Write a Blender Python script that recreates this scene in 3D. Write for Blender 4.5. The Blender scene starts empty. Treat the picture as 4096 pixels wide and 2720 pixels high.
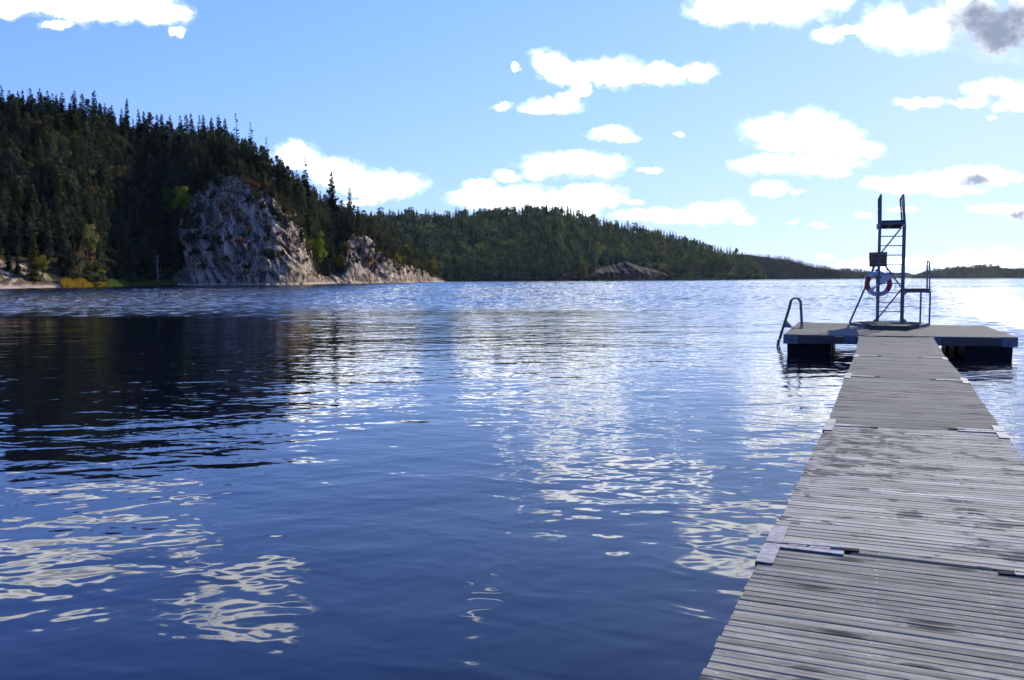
import bpy, math, random
import numpy as np
from mathutils import Vector, Matrix
from mathutils.bvhtree import BVHTree

random.seed(7)
RNG = np.random.default_rng(11)
SC = bpy.context.scene
COL = SC.collection
R = math.radians

# ------------------------------------------------------------------ camera
W, H, F = 4096.0, 2720.0, 3300.0
PITCH, ROLL = R(4.215), R(-0.2)
DECK = 0.48                       # deck height above the water
EYE = np.array([0.0, 0.0, DECK + 1.35])
FW = np.array([0, math.cos(PITCH), -math.sin(PITCH)])
UP0 = np.array([0, math.sin(PITCH), math.cos(PITCH)])
RT0 = np.array([1.0, 0, 0])
RT = RT0 * math.cos(ROLL) + UP0 * math.sin(ROLL)
UP = -RT0 * math.sin(ROLL) + UP0 * math.cos(ROLL)

def ray(x, y):
    return FW + (x - W / 2) / F * RT - (y - H / 2) / F * UP

def on_plane(x, y, z):            # point of the photograph on a horizontal plane
    d = ray(x, y); return EYE + d * ((z - EYE[2]) / d[2])

def at(x, y, Y):                  # point of the photograph at a given distance
    d = ray(x, y); return EYE + d * (Y / d[1])

def horizon(x):
    return 1123.9 - 14.3 * x / 4096.0

def elev(x, y, Y):                # height of a photographed point standing Y metres away
    return at(x, y, Y)[2]

cam_data = bpy.data.cameras.new('camera')
cam_data.sensor_width = 36.0
cam_data.lens = 36.0 * F / W
cam_data.clip_start = 0.05
cam_data.clip_end = 60000
cam = bpy.data.objects.new('camera', cam_data)
COL.objects.link(cam)
M = Matrix.Identity(4)
for i in range(3):
    M[i][0], M[i][1], M[i][2], M[i][3] = RT[i], UP[i], -FW[i], EYE[i]
cam.matrix_world = M
SC.camera = cam

# ------------------------------------------------------------------ noise
def _hash(ix, iy, iz, seed):
    h = (ix * 374761393 + iy * 668265263 + iz * 2147483647 + seed * 974711) & 0xFFFFFFFF
    h = ((h ^ (h >> 13)) * 1274126177) & 0xFFFFFFFF
    h = h ^ (h >> 16)
    return (h & 0xFFFF) / 32767.5 - 1.0

def vnoise(p, seed=0):
    p = np.asarray(p, float); i = np.floor(p).astype(np.int64); f = p - i
    f = f * f * f * (f * (f * 6 - 15) + 10)
    r = 0
    for dx in (0, 1):
        for dy in (0, 1):
            for dz in (0, 1):
                w = (f[..., 0] if dx else 1 - f[..., 0]) * (f[..., 1] if dy else 1 - f[..., 1]) * (f[..., 2] if dz else 1 - f[..., 2])
                r = r + w * _hash(i[..., 0] + dx, i[..., 1] + dy, i[..., 2] + dz, seed)
    return r

def fbm(p, octv=4, seed=0, gain=0.5):
    a, r, s = 1.0, 0.0, 1.0
    for k in range(octv):
        r = r + a * vnoise(np.asarray(p) * s, seed + k); a *= gain; s *= 2.03
    return r

def ridged(p, octv=4, seed=0):
    a, r, s = 1.0, 0.0, 1.0
    for k in range(octv):
        r = r + a * (1 - 2 * np.abs(vnoise(np.asarray(p) * s, seed + k))); a *= 0.5; s *= 2.07
    return r

# ------------------------------------------------------------------ object helpers
def tag(o, label=None, cat=None, group=None, kind=None):
    if label: o['label'] = label
    if cat: o['category'] = cat
    if group: o['group'] = group
    if kind: o['kind'] = kind
    return o

def empty(name, loc, label, cat, group=None):
    o = bpy.data.objects.new(name, None); COL.objects.link(o)
    o.location = loc; o.empty_display_size = 0.3
    return tag(o, label, cat, group)

class MB:
    """collects polygons; build() links them as one mesh object"""
    def __init__(s):
        s.v, s.f, s.m, s.uv, s.n, s.tint = [], [], [], [], 0, []
    def add(s, verts, faces, mat=0, tint=1.0):
        verts = [tuple(map(float, v)) for v in verts]
        s.v += verts; s.tint += [tint] * len(verts)
        s.f += [tuple(i + s.n for i in f) for f in faces]
        s.m += [mat] * len(faces); s.n += len(verts)
        return s
    def quad_prism(s, base, dz, mat=0, tint=1.0):    # base: polygon (top), extruded down by dz
        n = len(base); base = [np.array(b, float) for b in base]
        vs = base + [b - np.array([0, 0, dz]) for b in base]
        fs = [tuple(range(n)), tuple(range(2 * n - 1, n - 1, -1))]
        fs += [(i + n, (i + 1) % n + n, (i + 1) % n, i) for i in range(n)]
        # outward orientation is settled by recalc in build
        return s.add(vs, fs, mat, tint)
    def hexa(s, c, ax, ay, az, mat=0, tint=1.0, bev=0.0):
        """box with centre c and half-axes ax, ay, az, optionally chamfered along all edges"""
        c, ax, ay, az = (np.array(q, float) for q in (c, ax, ay, az))
        if bev <= 0:
            vs = [c + sx * ax + sy * ay + sz * az for sx in (-1, 1) for sy in (-1, 1) for sz in (-1, 1)]
            fs = [(0, 1, 3, 2), (4, 6, 7, 5), (0, 4, 5, 1), (2, 3, 7, 6), (0, 2, 6, 4), (1, 5, 7, 3)]
            return s.add(vs, fs, mat, tint)
        L = [np.linalg.norm(q) for q in (ax, ay, az)]
        k = [max(0.3, 1 - bev / l) for l in L]
        bm = {}
        vs, fs = [], []
        for sx in (-1, 1):
            for sy in (-1, 1):
                for sz in (-1, 1):
                    for w in range(3):
                        q = [k[0], k[1], k[2]]; q[w] = 1.0
                        bm[(sx, sy, sz, w)] = len(vs)
                        vs.append(c + sx * q[0] * ax + sy * q[1] * ay + sz * q[2] * az)
        for sgn in (-1, 1):
            fs.append(tuple(bm[(sgn, a, b, 0)] for a, b in ((-1, -1), (1, -1), (1, 1), (-1, 1))))
            fs.append(tuple(bm[(a, sgn, b, 1)] for a, b in ((-1, -1), (1, -1), (1, 1), (-1, 1))))
            fs.append(tuple(bm[(a, b, sgn, 2)] for a, b in ((-1, -1), (1, -1), (1, 1), (-1, 1))))
        for a in (-1, 1):
            for b in (-1, 1):
                fs.append((bm[(a, b, -1, 0)], bm[(a, b, 1, 0)], bm[(a, b, 1, 1)], bm[(a, b, -1, 1)]))
                fs.append((bm[(a, -1, b, 0)], bm[(a, 1, b, 0)], bm[(a, 1, b, 2)], bm[(a, -1, b, 2)]))
                fs.append((bm[(-1, a, b, 1)], bm[(1, a, b, 1)], bm[(1, a, b, 2)], bm[(-1, a, b, 2)]))
                for cc in (-1, 1):
                    fs.append((bm[(a, b, cc, 0)], bm[(a, b, cc, 1)], bm[(a, b, cc, 2)]))
        return s.add(vs, fs, mat, tint)
    def bar(s, p, q, w, h=None, up=(0, 0, 1), mat=0, bev=0.0):
        """rectangular bar from p to q"""
        p, q = np.array(p, float), np.array(q, float); h = h or w
        d = q - p; L = np.linalg.norm(d); d = d / L
        u = np.array(up, float)
        if abs(d @ u) > 0.95: u = np.array([0.32, 0.95, 0.0])
        sd = np.cross(d, u); sd /= np.linalg.norm(sd); u = np.cross(sd, d)
        return s.hexa((p + q) / 2, d * L / 2, sd * w / 2, u * h / 2, mat, 1.0, bev)
    def tube(s, pts, rad, n=8, mat=0, closed=False, cap=True):
        pts = [np.array(p, float) for p in pts]; m = len(pts)
        rads = rad if hasattr(rad, '__len__') else [rad] * m
        vs, fs = [], []; prev = None
        for i in range(m):
            a = pts[(i - 1) % m] if (i > 0 or closed) else pts[i]
            b = pts[(i + 1) % m] if (i < m - 1 or closed) else pts[i]
            d = b - a; d = d / (np.linalg.norm(d) + 1e-12)
            if prev is None:
                u = np.array([0, 0, 1.0]) if abs(d[2]) < 0.9 else np.array([1.0, 0, 0])
            else:
                u = prev
            u = u - d * (u @ d); u /= np.linalg.norm(u) + 1e-12; prev = u
            w = np.cross(d, u)
            for k in range(n):
                t = 2 * math.pi * k / n
                vs.append(pts[i] + rads[i] * (math.cos(t) * u + math.sin(t) * w))
        for i in range(m if closed else m - 1):
            j = (i + 1) % m
            fs += [(i * n + k, i * n + (k + 1) % n, j * n + (k + 1) % n, j * n + k) for k in range(n)]
        if cap and not closed:
            fs.append(tuple(range(n - 1, -1, -1))); fs.append(tuple((m - 1) * n + k for k in range(n)))
        return s.add(vs, fs, mat)
    def build(s, name, mats, parent=None, smooth=False, fix=True):
        me = bpy.data.meshes.new(name)
        me.from_pydata(s.v, [], s.f)
        mats = mats if isinstance(mats, (list, tuple)) else [mats]
        for m in mats: me.materials.append(m)
        if len(mats) > 1: me.polygons.foreach_set('material_index', s.m)
        a = me.attributes.new('tint', 'FLOAT', 'POINT'); a.data.foreach_set('value', np.array(s.tint, dtype=np.float32))
        if fix:
            import bmesh
            bm = bmesh.new(); bm.from_mesh(me); bmesh.ops.recalc_face_normals(bm, faces=bm.faces); bm.to_mesh(me); bm.free()
        if smooth:
            me.polygons.foreach_set('use_smooth', [True] * len(me.polygons))
            try: me.set_sharp_from_angle(angle=R(40))
            except Exception: pass
        o = bpy.data.objects.new(name, me); COL.objects.link(o)
        if parent: set_parent(o, parent)
        return o

def set_parent(o, p):
    """parent an object whose mesh is in world coordinates"""
    o.parent = p
    off = Vector((0, 0, 0)); q = p
    while q is not None: off = off + q.location; q = q.parent
    o.location = -off

def np_mesh(name, verts, quads, mat, tint=None, smooth=False, parent=None, tris=None):
    """fast mesh from numpy arrays (quads n x 4)"""
    me = bpy.data.meshes.new(name)
    verts = np.asarray(verts, np.float32); quads = np.asarray(quads, np.int32)
    nv, nq = len(verts), len(quads); k = quads.shape[1]
    me.vertices.add(nv); me.vertices.foreach_set('co', verts.ravel())
    me.loops.add(nq * k); me.loops.foreach_set('vertex_index', quads.ravel())
    me.polygons.add(nq); me.polygons.foreach_set('loop_start', np.arange(0, nq * k, k, dtype=np.int32))
    try: me.polygons.foreach_set('loop_total', np.full(nq, k, np.int32))
    except Exception: pass
    if tint is not None:
        tint = np.asarray(tint, np.float32)
        if tint.ndim == 1:
            a = me.attributes.new('tint', 'FLOAT', 'POINT'); a.data.foreach_set('value', tint)
        else:
            a = me.attributes.new('tint', 'FLOAT_COLOR', 'POINT')
            a.data.foreach_set('color', np.concatenate([tint, np.ones((len(tint), 1), np.float32)], 1).astype(np.float32).ravel())
    for m in (mat if isinstance(mat, (list, tuple)) else [mat]): me.materials.append(m)
    me.update(calc_edges=True)
    me.polygons.foreach_set('use_smooth', [smooth] * nq)
    o = bpy.data.objects.new(name, me); COL.objects.link(o)
    if parent: o.parent = parent
    return o

# ------------------------------------------------------------------ node helpers
class NT:
    def __init__(s, tree):
        s.t = tree; s.n = tree.nodes; s.l = tree.links
    def new(s, typ, **kw):
        nd = s.n.new(typ)
        for k, v in kw.items(): setattr(nd, k, v)
        return nd
    def put(s, sock, val):
        if isinstance(val, bpy.types.NodeSocket): s.l.new(val, sock)
        elif val is not None: sock.default_value = val
    def math(s, op, a, b=None, c=None, clamp=False):
        nd = s.new('ShaderNodeMath', operation=op, use_clamp=clamp)
        for i, q in enumerate((a, b, c)):
            if q is not None: s.put(nd.inputs[i], q)
        return nd.outputs[0]
    def vmath(s, op, a, b=None, c=None):
        nd = s.new('ShaderNodeVectorMath', operation=op)
        for i, q in enumerate((a, b, c)):
            if q is not None: s.put(nd.inputs[i], q)
        return nd.outputs['Value'] if op in ('LENGTH', 'DISTANCE', 'DOT_PRODUCT') else nd.outputs['Vector']
    def noise(s, vec, scale, detail=2.0, rough=0.5, dist=0.0, dim='3D', out='Fac', w=None):
        nd = s.new('ShaderNodeTexNoise', noise_dimensions=dim)
        s.put(nd.inputs['Vector'], vec); s.put(nd.inputs['Scale'], scale); s.put(nd.inputs['Detail'], detail)
        s.put(nd.inputs['Roughness'], rough); s.put(nd.inputs['Distortion'], dist)
        return nd.outputs[0] if out == 'Fac' else nd.outputs['Color']
    def ramp(s, fac, stops, interp='LINEAR'):
        nd = s.new('ShaderNodeValToRGB'); cr = nd.color_ramp; cr.interpolation = interp
        while len(cr.elements) < len(stops): cr.elements.new(0.5)
        for e, (p, c) in zip(cr.elements, stops):
            e.position = p; e.color = (c, c, c, 1) if not hasattr(c, '__len__') else (*c, 1)
        s.put(nd.inputs[0], fac); return nd.outputs[0]
    def step(s, x, lo, hi, a=0.0, b=1.0):
        nd = s.new('ShaderNodeMapRange', interpolation_type='SMOOTHSTEP')
        for i, q in enumerate((x, lo, hi, a, b)): s.put(nd.inputs[i], q)
        return nd.outputs[0]
    def mix(s, fac, a, b, mode='MIX'):
        nd = s.new('ShaderNodeMix', data_type='RGBA', blend_type=mode)
        s.put(nd.inputs['Factor'], fac)
        for i, q in ((6, a), (7, b)):
            s.put(nd.inputs[i], (*q, 1.0) if isinstance(q, tuple) and len(q) == 3 else q)
        return nd.outputs[2]
    def mapping(s, vec, loc=(0, 0, 0), rot=(0, 0, 0), scale=(1, 1, 1)):
        nd = s.new('ShaderNodeMapping')
        s.put(nd.inputs[0], vec); nd.inputs['Location'].default_value = loc
        nd.inputs['Rotation'].default_value = rot; nd.inputs['Scale'].default_value = scale
        return nd.outputs[0]
    def rmap(s, vec, rot, scale):     # turn first, then stretch along the turned axes
        return s.mapping(s.mapping(vec, rot=rot), scale=scale)
    def bump(s, height, strength=1.0, distance=1.0, fw=None):
        nd = s.new('ShaderNodeBump'); s.put(nd.inputs['Height'], height)
        nd.inputs['Strength'].default_value = strength; nd.inputs['Distance'].default_value = distance
        if fw is not None and 'Filter Width' in nd.inputs: nd.inputs['Filter Width'].default_value = fw
        return nd.outputs[0]

def material(name):
    m = bpy.data.materials.new(name); m.use_nodes = True
    t = NT(m.node_tree)
    b = m.node_tree.nodes['Principled BSDF']
    return m, t, b

def geom(t, out='Position'):
    return t.new('ShaderNodeNewGeometry').outputs[out]

def attr(t, name, out='Fac'):
    nd = t.new('ShaderNodeAttribute', attribute_name=name); return nd.outputs[out]

# ------------------------------------------------------------------ light
SUN_AZ, SUN_EL = R(35.5), R(29.5)
SUN = Vector((math.sin(SUN_AZ) * math.cos(SUN_EL), math.cos(SUN_AZ) * math.cos(SUN_EL), math.sin(SUN_EL)))
ld = bpy.data.lights.new('sun', 'SUN'); ld.energy = 4.4; ld.angle = R(0.53); ld.color = (1.0, 0.925, 0.79)
lo = bpy.data.objects.new('sun', ld); COL.objects.link(lo)
lo.rotation_euler = SUN.to_track_quat('Z', 'Y').to_euler(); lo.location = (60, 80, 90)

SC.view_settings.view_transform = 'Standard'
SC.view_settings.look = 'None'
SC.view_settings.exposure = 0.6
SC.view_settings.gamma = 1.0

# clouds: (x, y, half width, half height) as seen from the jetty, in thousandths of the view
CLOUDS = [
 # top left
 (120, -10, 330, 62), (430, 20, 290, 70), (640, 55, 130, 45), (20, 38, 80, 34), (705, 122, 40, 20), (225, 95, 70, 20), (-80, -80, 260, 70),
 (150, -120, 280, 62),
 # above the frame, only seen mirrored in the water
 (700, -165, 120, 34), (880, -255, 170, 58), (1050, -240, 95, 34), (790, -330, 110, 34), (3050, -95, 110, 30), (1900, -300, 90, 26),
 # left, behind the hill
 (1190, 640, 105, 62), (1330, 690, 130, 60), (1440, 740, 150, 58), (1600, 745, 105, 50), (1490, 775, 130, 26), (1430, 808, 90, 16),
 # middle column
 (2190, 250, 80, 52), (2300, 285, 150, 52), (2480, 290, 150, 62), (2640, 290, 130, 46), (2790, 280, 75, 42), (2330, 350, 50, 40), (2260, 385, 60, 20),
 (2220, 418, 120, 34), (2130, 440, 50, 20), (2010, 425, 55, 18), (2430, 540, 90, 34), (2500, 556, 55, 20), (2065, 270, 16, 22),
 (2270, 660, 190, 55), (2330, 640, 120, 45), (2430, 665, 95, 50), (2160, 690, 70, 35), (2590, 683, 60, 16), (2020, 715, 65, 28),
 (1910, 745, 65, 24), (1890, 795, 110, 44), (2060, 800, 200, 55), (2330, 780, 170, 40), (2430, 800, 80, 34), (2260, 830, 160, 40), (2530, 815, 40, 14),
 (2735, 532, 24, 14),
 # top right
 (2900, 30, 150, 75), (3080, 20, 260, 88), (3270, -10, 150, 50), (3310, 140, 60, 42), (3390, 125, 55, 20),
 (3560, 105, 140, 92), (3700, 115, 150, 92), (3900, 60, 150, 120), (4020, 130, 170, 100), (4120, 10, 120, 90),
 (3680, 400, 95, 24), (4000, 345, 150, 40), (3880, 400, 80, 22), (4090, 370, 100, 32), (4060, 420, 80, 24), (3975, 466, 22, 14),
 # right middle
 (3080, 520, 105, 75), (3230, 510, 130, 65), (3330, 570, 140, 78), (3170, 580, 160, 40), (3420, 600, 100, 40), (3280, 660, 150, 50),
 (3060, 665, 130, 42), (3370, 690, 50, 18), (3080, 755, 80, 28), (3190, 770, 35, 14),
 (3580, 745, 140, 34), (3700, 740, 160, 46), (3900, 705, 130, 44), (4000, 715, 90, 30), (3800, 760, 140, 28),
 (4000, 835, 130, 20), (4080, 850, 80, 32), (3620, 850, 60, 12), (3445, 858, 35, 12), (3290, 905, 40, 9), (3180, 890, 25, 8),
 (2330, 320, 40, 30), (3470, 150, 50, 22),
 # low centre
 (2560, 865, 120, 24), (2680, 865, 120, 34), (2820, 855, 110, 44), (2910, 840, 80, 40), (2960, 865, 70, 26),
 # low right, above the far ridges
 (3600, 1062, 280, 22), (3900, 1040, 220, 30), (3840, 1030, 60, 30), (4050, 1045, 160, 36), (3300, 1018, 40, 8), (3990, 1015, 70, 30),
]
GREYS = [(3960, 95, 190, 125), (4060, 150, 200, 75), (3080, 540, 75, 45), (3225, 525, 75, 48), (3290, 605, 90, 24), (2270, 672, 190, 40), (2410, 690, 80, 28),
         (1500, 770, 170, 20), (1390, 765, 120, 30), (2870, 860, 110, 30), (2920, 842, 50, 40), (3900, 722, 70, 30), (2360, 785, 110, 18), (3060, 682, 90, 16),
         (2160, 270, 80, 30), (4080, 855, 60, 24), (260, -40, 420, 50), (2640, 875, 110, 16), (700, 50, 60, 14)]

DUST = 0.07
world = bpy.data.worlds.new('World'); world.use_nodes = True
wt = NT(world.node_tree); wt.n.clear()
sky = wt.new('ShaderNodeTexSky', sky_type='NISHITA')
sky.sun_disc = False; sky.sun_elevation = SUN_EL; sky.sun_rotation = SUN_AZ
sky.air_density = 1.0; sky.dust_density = DUST; sky.ozone_density = 1.0; sky.altitude = 100
tc = wt.new('ShaderNodeTexCoord').outputs['Generated']
sep = wt.new('ShaderNodeSeparateXYZ'); wt.put(sep.inputs[0], tc)
dy = wt.math('MAXIMUM', sep.outputs[1], 0.02)
U = wt.math('DIVIDE', sep.outputs[0], dy); V = wt.math('DIVIDE', sep.outputs[2], dy)
comb = wt.new('ShaderNodeCombineXYZ'); wt.put(comb.inputs[0], U); wt.put(comb.inputs[1], V)
uv = comb.outputs[0]
# low directions are read a little higher in the sky: no yellow band on the horizon
skyv = wt.new('ShaderNodeCombineXYZ')
wt.put(skyv.inputs[0], sep.outputs[0]); wt.put(skyv.inputs[1], sep.outputs[1])
wt.put(skyv.inputs[2], wt.math('MULTIPLY_ADD', wt.math('MAXIMUM', sep.outputs[2], 0.0), 0.88, 0.14))
wt.l.new(wt.vmath('NORMALIZE', skyv.outputs[0]), sky.inputs[0])
w1 = wt.noise(uv, 9.0, 6.0, 0.62, out='Color'); w2 = wt.noise(uv, 38.0, 7.0, 0.68, out='Color')
warp = wt.vmath('ADD', wt.vmath('MULTIPLY', wt.vmath('SUBTRACT', w1, (0.5, 0.5, 0.5)), (0.040, 0.026, 0)),
                wt.vmath('MULTIPLY', wt.vmath('SUBTRACT', w2, (0.5, 0.5, 0.5)), (0.023, 0.017, 0)))
uvw = wt.vmath('ADD', uv, warp)
def blobs(lst, coord, sc=0.81):
    """distance to the nearest of a list of soft ellipses, as a small node group"""
    g = bpy.data.node_groups.new('cloud_blobs', 'ShaderNodeTree')
    g.interface.new_socket('uv', in_out='INPUT', socket_type='NodeSocketVector')
    g.interface.new_socket('d', in_out='OUTPUT', socket_type='NodeSocketFloat')
    n = NT(g); gi = n.new('NodeGroupInput'); go = n.new('NodeGroupOutput'); acc = None
    for (x, y, rx, ry) in lst:
        r0 = ray(x, y); cu, cv = r0[0] / r0[1], r0[2] / r0[1]
        ru, rv = rx / F * sc, ry / F * sc
        q = n.vmath('MULTIPLY_ADD', gi.outputs[0], (1 / ru, 1 / rv, 0), (-cu / ru, -cv / rv, 0))
        d = n.vmath('DOT_PRODUCT', q, q)
        acc = d if acc is None else n.math('SMOOTH_MIN', acc, d, 0.3)
    n.l.new(acc, go.inputs[0])
    nd = wt.new('ShaderNodeGroup'); nd.node_tree = g; wt.put(nd.inputs[0], coord)
    return nd.outputs[0]
fine = wt.noise(uv, 60.0, 5.0, 0.66)
puff = wt.noise(wt.vmath('MULTIPLY', wt.vmath('ADD', uv, wt.vmath('MULTIPLY', warp, (0.5, 0.5, 0))), (1.0, 1.35, 1.0)), 24.0, 5.0, 0.6)
dots = wt.vmath('DOT_PRODUCT', tc, tuple(SUN))
glow = wt.step(dots, 0.50, 1.0, 0.0, 1.0)
bright = wt.math('MULTIPLY_ADD', glow, 0.3, 1.85)
# the sky as a camera sees it: the blue fills up first, red last
STR = 0.1
sc_sky = wt.new('ShaderNodeSeparateColor'); wt.put(sc_sky.inputs[0], sky.outputs[0])
cc_sky = wt.new('ShaderNodeCombineColor')
for k_, (a_, g_, m_) in enumerate(((1.66, 1.37, 0.92), (1.71, 1.17, 0.91), (4.3, 0.50, 1.18))):
    q = wt.math('POWER', wt.math('MULTIPLY', sc_sky.outputs[k_], STR * a_), g_)
    wt.put(cc_sky.inputs[k_], wt.math('MULTIPLY_ADD', wt.math('EXPONENT', wt.math('MULTIPLY', q, -1.0)), -m_, m_))
skys = cc_sky.outputs[0]
plain_bg = wt.new('ShaderNodeBackground'); wt.put(plain_bg.inputs[0], skys)
def leaf(cl, gr):
    """sky with the clouds of one part of the sky"""
    if not cl: return plain_bg.outputs[0]
    df = blobs(cl, uvw)
    edge = wt.math('ADD', wt.math('MULTIPLY_ADD', fine, 1.7, -0.85), wt.math('MULTIPLY_ADD', puff, 2.6, -1.3))
    dens = wt.step(wt.math('ADD', df, edge), 1.34, 0.62)
    veil = wt.step(wt.math('ADD', df, wt.math('MULTIPLY', edge, 1.5)), 2.2, 0.8, 0.0, 0.16)
    dens = wt.math('MAXIMUM', dens, veil)
    body = wt.math('MULTIPLY', wt.step(puff, 0.62, 0.36), wt.step(df, 1.0, 0.15, 0.0, 0.22))     # soft modelling inside
    # away from the sun the thicker parts turn grey and the base is flat
    d2 = blobs(cl, wt.vmath('ADD', uvw, (0.010, 0.020, 0.0)))
    d2 = wt.math('ADD', d2, wt.math('MULTIPLY', edge, 0.8))
    shade = wt.math('MULTIPLY', wt.step(d2, 0.95, -0.1), wt.step(df, 0.95, 0.35, 0.0, 0.62))
    body = wt.math('MAXIMUM', body, shade)
    if gr:
        dg = blobs(gr, wt.vmath('ADD', uv, wt.vmath('MULTIPLY', warp, (1.4, 1.4, 0))), 1.1)
        g = wt.step(wt.math('ADD', dg, wt.math('ADD', wt.math('MULTIPLY_ADD', fine, 0.6, -0.3), wt.math('MULTIPLY_ADD', puff, 1.5, -0.75))), 1.8, -0.1, 0.0, 1.0)
        g = wt.math('MULTIPLY', g, wt.step(U, 0.48, 0.54, 0.74, 1.0))      # only the big cloud at the upper right is really dark
        body = wt.math('MAXIMUM', body, g)
    cw = wt.vmath('SCALE', (0.945, 0.97, 1.0)); wt.put(cw.node.inputs['Scale'], bright)
    cb = wt.mix(body, cw, (0.21, 0.255, 0.35))
    b_ = wt.new('ShaderNodeBackground'); wt.put(b_.inputs[0], wt.mix(dens, skys, cb))
    return b_.outputs[0]
def inside(lst, u0, u1, v0, v1, m=0.045):
    o = []
    for c in lst:
        r0 = ray(c[0], c[1]); cu, cv = r0[0] / r0[1], r0[2] / r0[1]; ru, rv = c[2] / F * 1.3 + m, c[3] / F * 1.3 + m
        if cu + ru > u0 and cu - ru < u1 and cv + rv > v0 and cv - rv < v1: o.append(c)
    return o
def split(u0, u1, v0, v1, depth):
    cl = inside(CLOUDS, u0, u1, v0, v1); gr = inside(GREYS, u0, u1, v0, v1)
    if len(cl) <= 9 or depth == 0: return leaf(cl, gr)
    if depth % 2: um = (u0 + u1) / 2; c = wt.math('GREATER_THAN', U, um); a, b_ = split(u0, um, v0, v1, depth - 1), split(um, u1, v0, v1, depth - 1)
    else: vm = (v0 + v1) / 2; c = wt.math('GREATER_THAN', V, vm); a, b_ = split(u0, u1, v0, vm, depth - 1), split(u0, u1, vm, v1, depth - 1)
    mx = wt.new('ShaderNodeMixShader'); wt.put(mx.inputs[0], c); wt.l.new(a, mx.inputs[1]); wt.l.new(b_, mx.inputs[2])
    return mx.outputs[0]
ok = wt.math('MULTIPLY', wt.math('GREATER_THAN', sep.outputs[1], 0.3), wt.math('MULTIPLY', wt.math('GREATER_THAN', V, -0.01), wt.math('LESS_THAN', wt.math('ABSOLUTE', U), 0.86)))
ok = wt.math('MULTIPLY', ok, wt.math('LESS_THAN', V, 0.60))
mx = wt.new('ShaderNodeMixShader'); wt.put(mx.inputs[0], ok); wt.l.new(plain_bg.outputs[0], mx.inputs[1]); wt.l.new(split(-0.86, 0.86, -0.01, 0.6, 5), mx.inputs[2])
wo = wt.new('ShaderNodeOutputWorld'); wt.l.new(mx.outputs[0], wo.inputs[0])
world.cycles.sampling_method = 'MANUAL'; world.cycles.sample_map_resolution = 512
SC.world = world
SC.cycles.use_denoising = True; SC.cycles.denoiser = 'OPENIMAGEDENOISE'; SC.cycles.denoising_input_passes = 'RGB_ALBEDO_NORMAL'; SC.cycles.denoising_prefilter = 'ACCURATE'

# ------------------------------------------------------------------ water
def water_material():
    m, t, b = material('lake_water')
    pos = geom(t)
    wind = attr(t, 'wind')
    sp = t.new('ShaderNodeSeparateXYZ'); t.put(sp.inputs[0], pos)
    gust = t.noise(t.mapping(pos, rot=(0, 0, R(12)), scale=(0.02, 0.09, 0)), 1.0, 2.0, 0.5)
    # calm ripples: long low crests, slightly oblique
    pc = t.rmap(pos, (0, 0, R(-16)), (0.42, 1.0, 0.0))
    pd = t.rmap(pos, (0, 0, R(22)), (0.55, 1.0, 0.0))
    n1 = t.noise(pc, 1.15, 2.0, 0.45, 0.6)
    n2 = t.noise(pd, 2.6, 2.0, 0.5, 0.4)
    n3 = t.noise(t.mapping(pos, rot=(0, 0, R(-5)), scale=(0.5, 1.0, 0)), 0.33, 1.0, 0.5)
    calm = t.math('ADD', t.math('MULTIPLY', n1, 0.021), t.math('MULTIPLY', n2, 0.0125))
    n4 = t.noise(t.rmap(pos, (0, 0, R(-24)), (0.45, 1.0, 0)), 6.0, 1.0, 0.5)
    calm = t.math('ADD', calm, t.math('ADD', t.math('MULTIPLY', n3, 0.036), t.math('MULTIPLY', n4, 0.0034)))
    calm = t.math('MULTIPLY', calm, t.math('MULTIPLY_ADD', gust, 1.3, 0.35))
    # small wind ripples riding on the modelled waves
    pw = t.mapping(pos, rot=(0, 0, R(8)), scale=(0.7, 1.0, 0.0))
    r2 = t.noise(pw, 5.5, 3.0, 0.55, 0.3)
    h = t.math('ADD', calm, t.math('MULTIPLY', t.math('MULTIPLY', r2, 0.030), wind))
    bn = t.bump(h, 1.0, 1.0, 0.02)
    b.inputs['Base Color'].default_value = (0.002, 0.0032, 0.007, 1)
    b.inputs['Roughness'].default_value = 0.035
    b.inputs['IOR'].default_value = 1.5
    b.inputs['Specular IOR Level'].default_value = 0.5
    t.put(b.inputs['Normal'], bn)
    return m
MAT_WATER = water_material()

def smooth(x, a, b_):
    q = np.clip((x - a) / (b_ - a), 0, 1); return q * q * (3 - 2 * q)

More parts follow.
